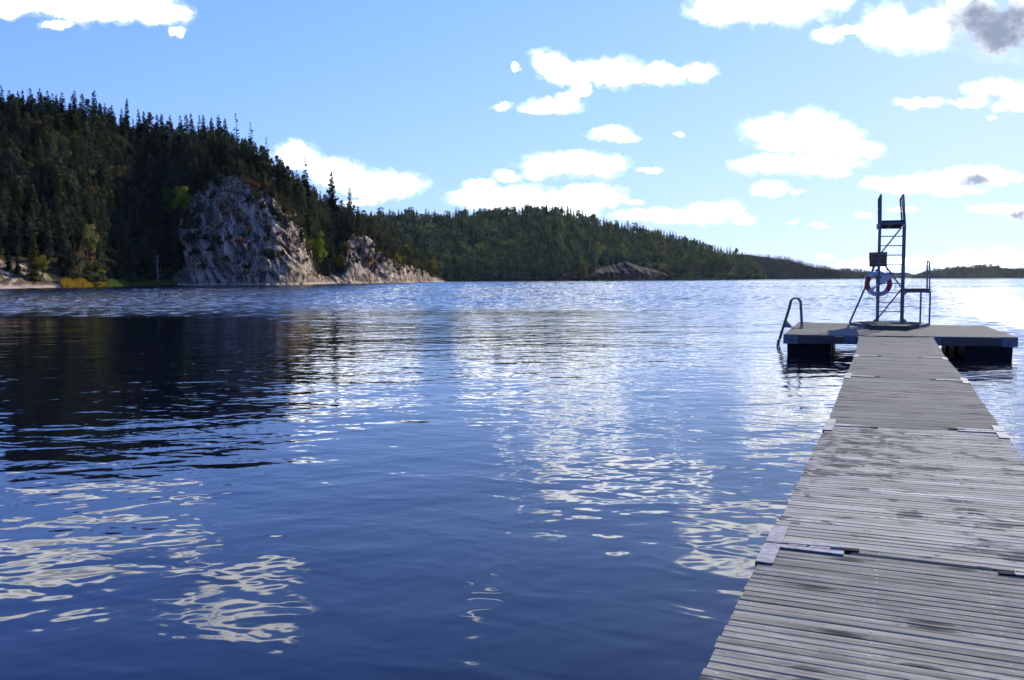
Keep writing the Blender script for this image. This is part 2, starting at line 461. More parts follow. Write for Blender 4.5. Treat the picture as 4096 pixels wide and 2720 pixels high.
def build_water():
    """one sheet: finely divided in front of the jetty, with real wind waves, and plain out to the horizon"""
    cols = np.arange(-260, 4361, 8.0); k = (cols - W / 2) / F
    rows = [0.8]
    while rows[-1] < 720: rows.append(rows[-1] + 0.08 + 0.0023 * rows[-1])
    rows = np.array(rows); dyr = 0.08 + 0.0023 * rows
    Yw, Kw = np.meshgrid(rows, k, indexing='ij'); Xw = Kw * Yw
    drift = fbm(np.stack([Xw * 0.012, Yw * 0.03, Xw * 0], -1), 3, 501) * 17 + fbm(np.stack([Xw * 0.05, Yw * 0.16, Xw * 0], -1), 2, 502) * 5
    wind = smooth(Yw + drift + Xw * 0.22, 16, 62)
    lee = smooth(Xw - 0.5 * Yw, 0.4, 3.0) * 0.75
    wind = np.maximum(wind, lee) + 0.05 * smooth(Yw, 8, 20)
    gustf = 0.75 + 0.5 * fbm(np.stack([Xw * 0.01, Yw * 0.03, Xw * 0], -1), 3, 77)
    rng = np.random.default_rng(8); n = 64
    lam = np.exp(rng.uniform(math.log(0.28), math.log(5.0), n)); th = rng.normal(math.pi / 2 + 0.12, 0.62, n); ph = rng.uniform(0, 6.28, n)
    act = np.clip((lam[None, :] - 2.4 * dyr[:, None]) / (1.2 * dyr[:, None]), 0, 1) * np.clip(1.3 / lam, 0.30, 1.0)[None, :]
    nrm = np.sqrt((act ** 2).sum(1)); slope = 0.14 * math.sqrt(2)
    z = np.zeros_like(Xw)
    for i in range(n):
        kk = 2 * math.pi / lam[i]; amp = act[:, i] / nrm * slope / kk
        z += amp[:, None] * np.sin(kk * (Xw * math.cos(th[i]) + Yw * math.sin(th[i])) + ph[i])
    edge = smooth(Yw, 0.8, 3) * smooth(-Yw, -700, -560) * smooth(np.minimum(np.arange(len(cols)), len(cols) - 1 - np.arange(len(cols)))[None, :], 0, 8)
    z *= wind * gustf * edge
    V_ = np.stack([Xw, Yw, z], -1).reshape(-1, 3); nr, nc = Xw.shape; ii = np.arange(nr * nc).reshape(nr, nc)
    q = np.stack([ii[:-1, :-1], ii[:-1, 1:], ii[1:, 1:], ii[1:, :-1]], -1).reshape(-1, 4)
    far = np.array([(-30000, -200, 0), (30000, -200, 0), (30000, rows[0], 0), (-30000, rows[0], 0), (-30000, rows[-1], 0), (30000, rows[-1], 0), (30000, 30000, 0), (-30000, 30000, 0)], float)
    b0 = nr * nc; c = [ii[0, 0], ii[0, -1], ii[-1, -1], ii[-1, 0]]
    q2_ = np.array([(b0, b0 + 1, b0 + 2, b0 + 3), (b0 + 3, c[0], c[3], b0 + 4), (c[1], b0 + 2, b0 + 5, c[2]), (b0 + 4, b0 + 5, b0 + 6, b0 + 7)])
    V_ = np.concatenate([V_, far]); q = np.concatenate([q, q2_])
    o = np_mesh('water', V_, q, MAT_WATER, smooth=True)
    a = o.data.attributes.new('wind', 'FLOAT', 'POINT'); a.data.foreach_set('value', np.concatenate([wind.ravel(), [0, 0, 0, 0, 1, 1, 1, 1]]).astype(np.float32))
    return tag(o, kind='structure', label='blue lake water, calm near the jetty and ruffled by wind farther out')
water = build_water()

# ------------------------------------------------------------------ wood and metal
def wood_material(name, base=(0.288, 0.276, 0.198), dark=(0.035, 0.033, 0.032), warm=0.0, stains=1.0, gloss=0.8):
    m, t, b = material(name)
    uvn = t.new('ShaderNodeUVMap', uv_map='UVMap').outputs[0]
    pos = geom(t)
    tint = attr(t, 'tint')
    grain = t.noise(t.mapping(uvn, scale=(1.1, 46, 1)), 1.0, 6.0, 0.70, 0.9)
    streak = t.step(t.noise(t.mapping(uvn, scale=(1.6, 105, 1)), 1.0, 4.0, 0.6, 0.4), 0.30, 0.68)
    fibre = t.noise(t.mapping(uvn, scale=(6, 300, 1)), 1.0, 3.0, 0.6)
    patch = t.noise(t.mapping(uvn, scale=(0.9, 2.0, 1)), 1.0, 3.0, 0.55)
    col = t.ramp(grain, [(0.28, tuple(c * 0.38 for c in base)), (0.46, tuple(c * 0.80 for c in base)), (0.62, base), (0.8, tuple(min(1, c * 1.4) for c in base))])
    col = t.mix(t.math('MULTIPLY', t.step(fibre, 0.5, 0.7), 0.5), col, tuple(c * 0.45 for c in base))
    col = t.mix(t.math('MULTIPLY', t.step(patch, 0.35, 0.75), 0.45), col, tuple(c * q for c, q in zip(base, (0.58, 0.59, 0.62))))
    sv = t.math('MULTIPLY_ADD', streak, 0.5, 0.72); svc = t.new('ShaderNodeCombineColor')
    for i in range(3): t.put(svc.inputs[i], sv)
    col = t.mix(1.0, col, svc.outputs[0], 'MULTIPLY')
    # knots: sparse, drawn out along the grain
    vo = t.new('ShaderNodeTexVoronoi', feature='F1', voronoi_dimensions='2D'); vo.inputs['Scale'].default_value = 1.0
    wv = t.vmath('ADD', t.mapping(uvn, scale=(1.5, 7.5, 1)), t.vmath('MULTIPLY', t.noise(t.mapping(uvn, scale=(5, 40, 1)), 1.0, 2.0, out='Color'), (0.22, 0.22, 0)))
    t.put(vo.inputs['Vector'], wv); vo.inputs['Randomness'].default_value = 1.0
    keep = t.new('ShaderNodeSeparateColor'); t.put(keep.inputs[0], vo.outputs['Color'])
    rare = t.math('GREATER_THAN', keep.outputs[0], 0.5)
    knot = t.math('MULTIPLY', t.step(vo.outputs['Distance'], 0.13, 0.05), rare)
    halo = t.math('MULTIPLY', t.math('MULTIPLY', t.step(vo.outputs['Distance'], 0.27, 0.10), rare), 0.8)
    rings = t.math('MULTIPLY', t.math('SINE', t.math('MULTIPLY', vo.outputs['Distance'], 75.0)), 0.5)
    halo = t.math('MULTIPLY', halo, t.math('ADD', rings, 0.7))
    col = t.mix(halo, col, tuple(c * 0.35 for c in base))
    col = t.mix(t.math('MULTIPLY', knot, 0.9), col, dark)
    # weather stains that cross several boards
    wob = t.vmath('MULTIPLY', t.mapping(uvn, scale=(0, 1.0, 0)), (0, 0.5, 0))
    s1 = t.noise(t.vmath('ADD', t.rmap(pos, (0, 0, R(23)), (5.5, 15.0, 1)), wob), 1.0, 4.0, 0.62, 0.8)
    s2 = t.noise(t.rmap(pos, (0, 0, R(23)), (0.9, 1.6, 1)), 1.0, 2.0, 0.5)
    zone = attr(t, 'stain')
    st = t.math('MULTIPLY', t.step(t.math('ADD', s1, t.math('MULTIPLY_ADD', s2, 0.5, -0.25)), 0.55, 0.615), zone)
    st = t.math('MULTIPLY', st, 0.80 * stains)
    col = t.mix(st, col, (0.045, 0.043, 0.040))
    s3 = t.noise(pos, 0.5, 2.0)
    col = t.mix(1.0, col, t.ramp(s3, [(0.3, (0.88, 0.88, 0.90)), (0.7, (1.05, 1.04, 1.0))]), 'MULTIPLY')
    tv = t.new('ShaderNodeCombineColor')
    for i in range(3): t.put(tv.inputs[i], tint)
    col = t.mix(1.0, col, tv.outputs[0], 'MULTIPLY')
    t.put(b.inputs['Base Color'], col)
    b.inputs['Roughness'].default_value = gloss
    b.inputs['Specular IOR Level'].default_value = 0.02
    hh = t.math('ADD', t.math('MULTIPLY', grain, 0.0016), t.math('MULTIPLY', fibre, 0.0006))
    hh = t.math('SUBTRACT', hh, t.math('MULTIPLY', knot, 0.0015))
    t.put(b.inputs['Normal'], t.bump(hh, 0.8, 1.0))
    return m
MAT_WOOD = wood_material('weathered_boards')
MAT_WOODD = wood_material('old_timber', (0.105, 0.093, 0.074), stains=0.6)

def metal_material(name, col, rough=0.45, metal=0.9, spot=0.25):
    m, t, b = material(name)
    pos = geom(t)
    n = t.noise(pos, 26.0, 5.0, 0.62); n2 = t.noise(pos, 5.0, 3.0, 0.6)
    c = t.mix(t.step(n, 0.35, 0.7), tuple(q * (1 - spot) for q in col), tuple(min(1, q * (1 + spot)) for q in col))
    c = t.mix(t.math('MULTIPLY', t.step(n2, 0.6, 0.8), 0.35), c, (0.10, 0.085, 0.065))
    t.put(b.inputs['Base Color'], c); b.inputs['Metallic'].default_value = metal
    t.put(b.inputs['Roughness'], t.math('MULTIPLY_ADD', n, 0.25, rough - 0.12)); b.inputs['Specular IOR Level'].default_value = 0.25
    t.put(b.inputs['Normal'], t.bump(n, 0.15, 0.002))
    return m
MAT_GALV = metal_material('galvanised_steel', (0.205, 0.208, 0.205), 0.75, 0.0, 0.4)
MAT_TUBE = metal_material('painted_steel_tube', (0.088, 0.098, 0.108), 0.55, 0.1, 0.18)
MAT_STEEL = metal_material('grey_steel', (0.085, 0.105, 0.125), 0.6, 0.15)
MAT_SCREW = metal_material('screw_steel', (0.36, 0.36, 0.35), 0.5, 0.1, 0.1)
def plain(name, col, rough=0.6, var=0.2, scale=14.0, spec=0.4):
    m, t, b = material(name); pos = geom(t)
    n = t.noise(pos, scale, 5.0, 0.6)
    t.put(b.inputs['Base Color'], t.mix(n, tuple(q * (1 - var) for q in col), tuple(min(1, q * (1 + var)) for q in col)))
    b.inputs['Roughness'].default_value = rough; b.inputs['Specular IOR Level'].default_value = spec
    t.put(b.inputs['Normal'], t.bump(n, 0.2, 0.004))
    return m
MAT_PONT = plain('black_plastic_float', (0.006, 0.006, 0.007), 0.6, 0.3, 14.0, 0.12)
MAT_RUBBER = plain('black_rubber', (0.01, 0.01, 0.011), 0.9, 0.2, 14.0, 0.08)

# ------------------------------------------------------------------ jetty
def boards(mb, A0, A1, B0, B1, n, gap, thick=0.028, z=DECK, seam=None, jit=1.0, stain=0.0, rnd=random, seg=1, tbase=1.0):
    """boards between the left edge A0->A1 and the right edge B0->B1 (far to near)"""
    A0, A1, B0, B1 = (np.array(q, float) for q in (A0, A1, B0, B1))
    L = np.linalg.norm(A1 - A0); ch = 0.0025
    for i in range(n):
        f0, f1 = i / n + gap / (2 * L), (i + 1) / n - gap / (2 * L)
        dzb = rnd.gauss(0, 0.0006) * jit; tilt = rnd.gauss(0, 0.0007) * jit; sag = rnd.gauss(0, 0.0006) * jit
        tv = tbase * min(1.28, max(0.66, rnd.gauss(1.0, 0.10 * jit))); uo, vo = rnd.random() * 60, i * 0.61 + rnd.random() * 0.3
        ends = [(0.0, 1.0)] if seam is None else [(0.0, seam), (seam, 1.0)]
        for (e0, e1) in ends:
            j0 = rnd.gauss(0, 0.0035) * jit; j1 = rnd.gauss(0, 0.0035) * jit
            def P(e, f):
                a = A0 + (A1 - A0) * f; b = B0 + (B1 - B0) * f
                d = (b - a); w = np.linalg.norm(d)
                off = (j0 if e == e0 else j1) + (0.002 if (seam and e == seam and e == e0) else (-0.002 if seam and e == seam else 0))
                return a + d * e + d / w * off
            vs = []
            for e in (e0, e1):
                zz = z + dzb + (sag if e == e1 else -sag)
                for f, dz in ((f0, -thick), (f0, -ch), (f0 + ch / L, 0), (f1 - ch / L, 0), (f1, -ch), (f1, -thick)):
                    p = P(e, f); vs.append((p[0], p[1], zz + dz + tilt * ((f - f0) / (f1 - f0) - 0.5)))
            fs = [(k, k + 1, k + 7, k + 6) for k in range(5)] + [(5, 0, 6, 11), (0, 5, 4, 3, 2, 1), (6, 7, 8, 9, 10, 11)]
            w = np.linalg.norm(B0 - A0) * (e1 - e0); wd = L / n
            base = mb.n
            mb.add(vs, fs, 0, tv)
            us = [0.0] * 6 + [w] * 6; vv = [0, .028, .03, wd, wd + .002, wd + .03] * 2
            mb.uv += [(uo + a, vo + b) for a, b in zip(us, vv)]
            mb.stain += [stain] * 12

def build_boards(mb, name, parent, mat=None):
    me = bpy.data.meshes.new(name); me.from_pydata(mb.v, [], mb.f); me.materials.append(mat or MAT_WOOD)
    a = me.attributes.new('tint', 'FLOAT', 'POINT'); a.data.foreach_set('value', np.array(mb.tint, np.float32))
    a = me.attributes.new('stain', 'FLOAT', 'POINT'); a.data.foreach_set('value', np.array(mb.stain, np.float32))
    ul = me.uv_layers.new(name='UVMap')
    li = np.empty(len(me.loops), np.int32); me.loops.foreach_get('vertex_index', li)
    ul.data.foreach_set('uv', np.array(mb.uv, np.float32)[li].ravel())
    import bmesh
    bm = bmesh.new(); bm.from_mesh(me); bmesh.ops.recalc_face_normals(bm, faces=bm.faces); bm.to_mesh(me); bm.free()
    o = bpy.data.objects.new(name, me); COL.objects.link(o); set_parent(o, parent)
    return o

def timber(mb_shape, name, parent, mat=None, stain=0.3, vertical=False):
    """a bar built with MB given board-like uv so that the wood grain runs along it"""
    o = mb_shape.build(name, mat or MAT_WOODD, parent)
    me = o.data
    ul = me.uv_layers.new(name='UVMap')
    co = np.empty(len(me.vertices) * 3, np.float32); me.vertices.foreach_get('co', co); co = co.reshape(-1, 3)
    c = co - co.mean(0)
    hd = c[:, :2]; u_, s_, vt = np.linalg.svd(hd, full_matrices=False)
    al = hd @ vt[0]; ac = hd @ vt[1] + co[:, 2]
    uvv = np.stack([al + 7.3, ac], 1).astype(np.float32)
    li = np.empty(len(me.loops), np.int32); me.loops.foreach_get('vertex_index', li)
    ul.data.foreach_set('uv', uvv[li].ravel())
    a = me.attributes.new('stain', 'FLOAT', 'POINT'); a.data.foreach_set('value', np.full(len(me.vertices), stain, np.float32))
    return o

JP = [((3435.4, 1346.8), (3733.5, 1351.6)), ((3418.5, 1422.5), (3784.5, 1433.5)), ((3382.7, 1503.6), (3870.7, 1525)),
      ((3306, 1699.7), (4016.6, 1730.8)), ((3069.5, 2174.7), None)]
JL, JR = [], []
for a, b in JP:
    A = on_plane(*a, DECK); JL.append(A)
    JR.append(on_plane(*b, DECK) if b else A + np.array([math.cos(R(22.7)), -math.sin(R(22.7)), 0]) * 1.45)
E5 = on_plane(2796, 2720, DECK)
dirn = (E5 - JL[4]) / np.linalg.norm(E5 - JL[4])
JL.append(JL[4] + dirn * 6.0); JR.append(JR[4] + dirn * 6.0)

SECT_LABEL = ['farthest grey plank walkway section, butting against the floating platform',
              'short weathered walkway section second from the floating platform',
              'middle grey walkway section with fine even planks',
              'sunlit walkway section with many dark stains across its planks',
              'nearest walkway section with wide visible planks and rows of screws']
def plate(mb, p, q, r, s_, z0, th):       # quadrilateral plate lying at z0, rounded a little
    mb.quad_prism([(*p[:2], z0 + th), (*q[:2], z0 + th), (*r[:2], z0 + th), (*s_[:2], z0 + th)], th)

class BoardMB(MB):
    def __init__(s):
        super().__init__(); s.uv = []; s.stain = []

sections = []
for k in range(5):
    A0, A1, B0, B1 = JL[k].copy(), JL[k + 1].copy(), JR[k].copy(), JR[k + 1].copy()
    uA, uB = (A1 - A0) / np.linalg.norm(A1 - A0), (B1 - B0) / np.linalg.norm(B1 - B0)
    tr = (B0 - A0) / np.linalg.norm(B0 - A0)
    g = 0.018 if k else 0.004
    A0 += uA * g; B0 += uB * g; A1 -= uA * 0.016; B1 -= uB * 0.016
    mid = (A0 + B1) / 2
    root = empty('jetty_section', (mid[0], mid[1], 0), SECT_LABEL[k], 'jetty section', 'hinged sections of the wooden jetty')
    L = np.linalg.norm(A1 - A0)
    n = int(round(L / 0.0565))
    mb = BoardMB()
    rr = random.Random(40 + k)
    boards(mb, A0, A1, B0, B1, n, 0.0056 if k > 2 else 0.0058, stain=[0.15, 0.15, 0.3, 1.0, 0.28][k], rnd=rr, jit=[0.8, 0.8, 0.9, 1.0, 1.0][k], tbase=[0.92, 0.88, 0.90, 1.46, 1.08][k])
    build_boards(mb, 'deck', root)
    # bearers under the boards
    for f in (0.04, 0.36, 0.68, 0.96):
        p, q = A0 + (B0 - A0) * f, A1 + (B1 - A1) * f
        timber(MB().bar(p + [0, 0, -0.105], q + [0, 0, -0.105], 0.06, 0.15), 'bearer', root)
    # floats below
    for f in (0.25, 0.75):
        c = (A0 + B0) / 2 * (1 - f) + (A1 + B1) / 2 * f
        MB().hexa((c[0], c[1], 0.06), tr * 0.52, uA * 0.4, (0, 0, 0.235), bev=0.03).build('pontoon', MAT_PONT, root)
    # galvanised corner brackets
    bw, bl = 0.075, 0.30
    ends = []
    if k > 0: ends += [(A0, tr, uA), (B0, -tr, uB)]
    else: ends += [(A0, tr, uA), (B0, -tr, uB)]
    ends += [(A1, tr, -uA), (B1, -tr, -uB)] if k < 4 else []
    for (c, t_, u_) in ends:
        lo = MB(); out = c - t_ * 0.006
        ln = bl if k else 0.12
        plate(lo, out, out + t_ * bw, out + t_ * bw + u_ * ln, out + u_ * ln, DECK + 0.004, 0.006)
        arm = 0.37
        plate(lo, out - u_ * 0.006 + t_ * bw * 1.01, out + t_ * arm - u_ * 0.006, out + t_ * arm + u_ * 0.042, out + t_ * bw * 1.01 + u_ * 0.042, DECK + 0.0045, 0.006)
        lo.hexa(out + u_ * ln / 2 + np.array([0, 0, -0.075]) - t_ * 0.003, t_ * 0.003, u_ * ln / 2, (0, 0, 0.083))
        lo.hexa(out + t_ * arm / 2 - u_ * 0.008 + np.array([0, 0, -0.06]), t_ * arm / 2, u_ * 0.003, (0, 0, 0.068))
        lo.build('corner_bracket', MAT_GALV, root)
    if k < 4:
        for c, t_ in ((A1, tr), (B1, -tr)):
            u_ = uA; hb = MB(); c = c + u_ * 0.016
            hb.tube([c + t_ * 0.09 + [0, 0, -0.018], c + t_ * 0.37 + [0, 0, -0.018]], 0.013, 8)
            hb.hexa(c + t_ * 0.25 + [0, 0, -0.004], t_ * 0.05, u_ * 0.026, (0, 0, 0.012), bev=0.004)
            hb.hexa(c + t_ * 0.145 + [0, 0, 0.002], t_ * 0.045, u_ * 0.012, (0, 0, 0.006), bev=0.002)
            hg = hb.build('hinge', MAT_GALV, root)
            rb = MB().hexa(c + t_ * 0.40 + [0, 0, -0.012], t_ * 0.035, u_ * 0.024, (0, 0, 0.02), bev=0.004)
            rb.build('rubber_buffer', MAT_RUBBER, hg)
    # screws: one per board in rows
    sm = MB()
    nb = n
    for i in range(nb):
        f = (i + 0.5) / nb
        if k < 3: break
        for e in (0.035, 0.355, 0.665, 0.965):
            a = A0 + (A1 - A0) * f; b = B0 + (B1 - B0) * f
            p = a + (b - a) * (e + rr.gauss(0, 0.0018))
            rad = 0.0040
            ring = [p + np.array([math.cos(q) * rad, math.sin(q) * rad, 0.0005]) for q in np.linspace(0, 2 * math.pi, 7)[:-1]]
            lowr = [q + np.array([0, 0, -0.004]) for q in ring]
            sm.add(ring + lowr + [p + np.array([0, 0, 0.0016])], [(j, (j + 1) % 6, 12) for j in range(6)] + [(j + 6, (j + 1) % 6 + 6, (j + 1) % 6, j) for j in range(6)])
    if sm.n: tag(sm.build('screws', MAT_SCREW, root), kind='stuff')
    sections.append(root)

# ------------------------------------------------------------------ floating platform
PQ = [on_plane(3134.8, 1338, DECK), on_plane(4071.8, 1350.2, DECK), on_plane(3937, 1303, DECK), on_plane(3195.4, 1289.5, DECK)]
FL, FR, BR, BL = PQ
pc = sum(PQ) / 4
plat = empty('floating_platform', (pc[0], pc[1], 0), 'wide square floating platform of grey planks at the end of the jetty', 'floating platform')
tF = (FR - FL) / np.linalg.norm(FR - FL); dL = (BL - FL) / np.linalg.norm(BL - FL); dR = (BR - FR) / np.linalg.norm(BR - FR)
mb = BoardMB(); rr = random.Random(5)
boards(mb, BL, FL, BR, FR, 52, 0.007, seam=0.455, stain=0.2, rnd=rr, jit=0.9, tbase=0.74)
build_boards(mb, 'deck', plat)
zf = np.array([0, 0, -0.028 - 0.095])
fo = np.array([0, 0, 0.0])
def side_beam(p, q, inn, name='side_beam'):
    timber(MB().bar(p + inn * 0.03 + zf, q + inn * 0.03 + zf, 0.055, 0.18, bev=0.006), name, plat, stain=0.5)
side_beam(FL + tF * 0.06, FR - tF * 0.06, dL); side_beam(BL, BR, -dL)
side_beam(FL + dL * 0.06, BL - dL * 0.06, tF); side_beam(FR + dR * 0.06, BR - dR * 0.06, -tF)
def corner(c, t_, d_):
    cb_ = MB()
    cb_.hexa(c + t_ * 0.16 - d_ * 0.004 + [0, 0, -0.105], t_ * 0.165, d_ * 0.004, (0, 0, 0.115), bev=0.002)
    cb_.hexa(c + d_ * 0.16 - t_ * 0.004 + [0, 0, -0.105], t_ * 0.004, d_ * 0.155, (0, 0, 0.115), bev=0.002)
    plate(cb_, c - d_ * 0.008 - t_ * 0.008, c + t_ * 0.33 - d_ * 0.008, c + t_ * 0.33 + d_ * 0.05, c - t_ * 0.008 + d_ * 0.05, DECK + 0.003, 0.005)
    o = cb_.build('corner_bracket', MAT_STEEL_L, plat)
    # the slotted coupling plate in the bracket's face
    sl = MB()
    z0 = DECK - 0.12
    for s1, s2 in ((0.10, 0.14), (0.20, 0.24)):
        sl.hexa(c + t_ * (s1 + s2) / 2 - d_ * 0.010 + np.array([0, 0, z0 - DECK]), t_ * (s2 - s1) / 2, d_ * 0.004, (0, 0, 0.02), bev=0.002)
    sl.hexa(c + t_ * 0.175 - d_ * 0.012 + np.array([0, 0, z0 - DECK - 0.01]), t_ * 0.010, d_ * 0.006, (0, 0, 0.045), bev=0.002)
    sl.build('coupling_plate', MAT_STEEL, o)
MAT_STEEL_L = metal_material('blue_grey_galvanised', (0.125, 0.135, 0.142), 0.6, 0.05)
corner(FL, tF, dL); corner(FR, -tF, dR); corner(BL, tF, -dL); corner(BR, -tF, -dR)
# steel end plates beside the walkway
for c, sg in ((JL[0], -1), (JR[0], 1)):
    p = c + tF * sg * 0.14
    pp = FL + tF * ((p - FL) @ tF)
    MB().hexa(pp - dL * 0.006 + [0, 0, -0.11], tF * 0.14, dL * 0.004, (0, 0, 0.10), bev=0.002).build('joint_plate', MAT_STEEL, plat)
# floats
def pont(f0, f1, g0, g1):
    def q(f, g): return (FL + (FR - FL) * f) * (1 - g) + (BL + (BR - BL) * f) * g
    p = [q(f0, g0), q(f1, g0), q(f1, g1), q(f0, g1)]
    c = sum(p) / 4; ax = (p[1] - p[0]) / 2; ay = (p[3] - p[0]) / 2
    m_ = MB()
    lo_ = [(c + sx * ax * s + sy * ay * s) for s in (0.97,) for sx, sy in ((-1, -1), (1, -1), (1, 1), (-1, 1))]
    hi_ = [(c + sx * ax + sy * ay) for sx, sy in ((-1, -1), (1, -1), (1, 1), (-1, 1))]
    vs = [(v[0], v[1], -0.30) for v in lo_] + [(v[0], v[1], DECK - 0.215) for v in hi_]
    m_.add(vs, [(3, 2, 1, 0), (4, 5, 6, 7), (0, 1, 5, 4), (1, 2, 6, 5), (2, 3, 7, 6), (3, 0, 4, 7)])
    m_.build('pontoon', MAT_PONT, plat)
for g0, g1 in ((0.02, 0.24), (0.38, 0.62), (0.76, 0.98)):
    pont(0.015, 0.215, g0, g1); pont(0.785, 0.985, g0, g1)
pont(0.4, 0.6, 0.40, 0.62)

# ------------------------------------------------------------------ swimming ladder
def norm(v): return v / np.linalg.norm(v)
LB = on_plane(3204.5, 1313.8, DECK)
edge = FL + dL * ((LB - FL) @ dL)
inw = norm(np.array([dL[1], -dL[0], 0.0]))          # from the edge towards the deck
lad = empty('swimming_ladder', (LB[0], LB[1], DECK), 'galvanised swimming ladder with two tall hooped rails on the left edge of the platform', 'swimming ladder')
hoops = []
for j in range(2):
    o_ = LB + dL * (0.52 * j)
    pts = []
    prof = [(0.0, 0.0), (0.005, 0.2), (0.02, 0.48), (0.03, 0.60)]
    for q in np.linspace(0, math.pi, 11):
        prof.append((0.135 - math.cos(q) * 0.105 + 0.0, 0.62 + math.sin(q) * 0.155))
    prof += [(0.262, 0.5), (0.33, 0.2), (0.375, 0.0), (0.42, -0.2), (0.475, -0.44), (0.455, -0.52), (0.44, -0.9)]
    pts = [o_ - inw * (a * 1.28) + np.array([0, 0, z * 1.05]) for a, z in prof]
    hoops.append(pts)
    MB().tube(pts, 0.021, 10).build('hoop_rail', MAT_TUBE, lad, smooth=True)
    gp = MB()
    q0 = o_ - inw * 0.36
    tri = [q0 - inw * 0.10 + [0, 0, 0.02], q0 + inw * 0.10 + [0, 0, 0.02], q0 + inw * 0.02 + [0, 0, 0.10], q0 - inw * 0.06 + [0, 0, 0.19]]
    gp.add([p - dL * 0.004 for p in tri] + [p + dL * 0.004 for p in tri], [(0, 1, 2, 3), (7, 6, 5, 4), (0, 4, 5, 1), (1, 5, 6, 2), (2, 6, 7, 3), (3, 7, 4, 0)])
    gp.build('gusset_plate', MAT_STEEL_L, lad)
    fp = MB()
    for a in (0.02, 0.24):
        c = o_ - inw * a
        fp.hexa(c + [0, 0, 0.016], inw * 0.07, dL * 0.05, (0, 0, 0.010), bev=0.003)
    fp.build('foot_plate', MAT_GALV, lad)
for i, (a, z) in enumerate(((0.40, -0.10), (0.455, -0.34), (0.452, -0.60))):
    p = LB - inw * (a * 1.28) + np.array([0, 0, z * 1.05])
    MB().hexa(p + dL * 0.26, inw * 0.04, dL * 0.25, (0, 0, 0.012), bev=0.003).build('rung', MAT_TUBE, lad)

# ------------------------------------------------------------------ diving tower
def zx(x, y): return 3050 + x / 2.0631, 720 + y / 2.0631
YAW_T, YAW_D = R(17), R(21)
tT = np.array([math.cos(YAW_T), -math.sin(YAW_T), 0]); tD = np.array([math.sin(YAW_D), math.cos(YAW_D), 0])
TO = at(*zx(952, 1170), 23.55)
nT = np.cross(tT, [0, 0, 1.0])
def TP(x, y, b=0.0):              # point of the tower plane b metres behind the ladder
    d = ray(*zx(x, y)); o_ = TO + tD * b
    return EYE + d * (((o_ - EYE) @ nT) / (d @ nT))
ZT = np.array([0, 0, 1.0])
base_c = (TP(952, 1170) + TP(1160, 1170)) / 2
tower = empty('diving_tower', (base_c[0], base_c[1], DECK), 'tall blue grey steel diving tower with a ladder and a top board', 'diving tower')
def tpart(name, mat, mbx, parent=None, smooth=False): return mbx.build(name, mat, parent or tower, smooth)
GZ = DECK + 0.03
def foot(p): return np.array([p[0], p[1], GZ])
fl0, fl1 = TP(951, 1150), TP(972, 392); fr0, fr1 = TP(1156, 1150), TP(1176, 392)
for a, b_ in ((fl0, fl1), (fr0, fr1)):
    dd = norm(b_ - a); lo_ = a - dd * ((a[2] - GZ) / dd[2])
    tpart('ladder_post', MAT_TUBE, MB().bar(lo_, b_ + dd * 0.02, 0.055, 0.085, up=tD, bev=0.006))
rl0, rl1 = TP(941, 1150, 0.95), TP(963, 385, 0.95); rr0, rr1 = TP(1141, 1150, 0.95), TP(1163, 385, 0.95)
for a, b_ in ((rl0, rl1), (rr0, rr1)):
    dd = norm(b_ - a); lo_ = a - dd * ((a[2] - GZ) / dd[2])
    tpart('rear_post', MAT_TUBE, MB().bar(lo_, b_ + dd * 0.02, 0.045, 0.06, up=tD, bev=0.006))
for k_ in range(10):
    y_ = 466 + 77.45 * k_
    f_ = (y_ - 392) / (1150 - 392)
    xl, xr = 972 + (951 - 972) * f_, 1176 + (1156 - 1176) * f_
    p, q = TP(xl + 5, y_), TP(xr - 5, y_)
    q[2] = p[2]
    tpart('rung', MAT_STEEL, MB().bar(p, q, 0.055, 0.026, bev=0.004))
for (a, b_) in (((1147, 392), (972, 610)), ((966, 640), (1147, 888)), ((1147, 900), (946, 1148))):
    tpart('cross_brace', MAT_TUBE, MB().bar(TP(*a, 0.9), TP(*b_, 0.9), 0.04, 0.03, up=tD, bev=0.004))
tpart('side_strut', MAT_TUBE, MB().tube([TP(719, 1178), TP(845, 893, 0.42), TP(966, 622, 0.85)], 0.027, 10), smooth=True)
for x_, s_ in ((940, -1), (1160, 1)):
    p = TP(x_, 1172)
    g_ = MB(); a_, b_, c_ = p, p + tT * s_ * 0.13, p + ZT * 0.12
    g_.add([q + tD * w for w in (-0.004, 0.004) for q in (a_, b_, c_)], [(0, 1, 2), (5, 4, 3), (0, 3, 4, 1), (1, 4, 5, 2), (2, 5, 3, 0)])
    tpart('gusset_plate', MAT_STEEL, g_)
# top board
tl, trr = TP(973, 334), TP(1181, 334)
trr[2] = tl[2]
topb = BoardMB(); rr = random.Random(8)
boards(topb, tl + tD * 2.15, tl, trr + tD * 2.15, trr, 18, 0.006, thick=0.035, z=tl[2], rnd=rr, tbase=0.5)
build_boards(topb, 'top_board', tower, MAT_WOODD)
for o_ in (tl + tT * 0.03, trr - tT * 0.03):
    tpart('board_bearer', MAT_STEEL, MB().bar(o_ - ZT * 0.085, o_ + tD * 2.15 - ZT * 0.085, 0.05, 0.095, bev=0.005))
mid_ = (tl + trr) / 2
tpart('board_bearer', MAT_STEEL, MB().bar(mid_ - ZT * 0.07 + tD * 0.05, mid_ + tD * 2.1 - ZT * 0.07, 0.05, 0.065, bev=0.005))
for b_ in (0.03, 0.95, 2.1):
    tpart('cross_beam', MAT_STEEL, MB().bar(tl + tD * b_ + tT * 0.06 - ZT * 0.085, trr + tD * b_ - tT * 0.06 - ZT * 0.085, 0.05, 0.08, bev=0.005))
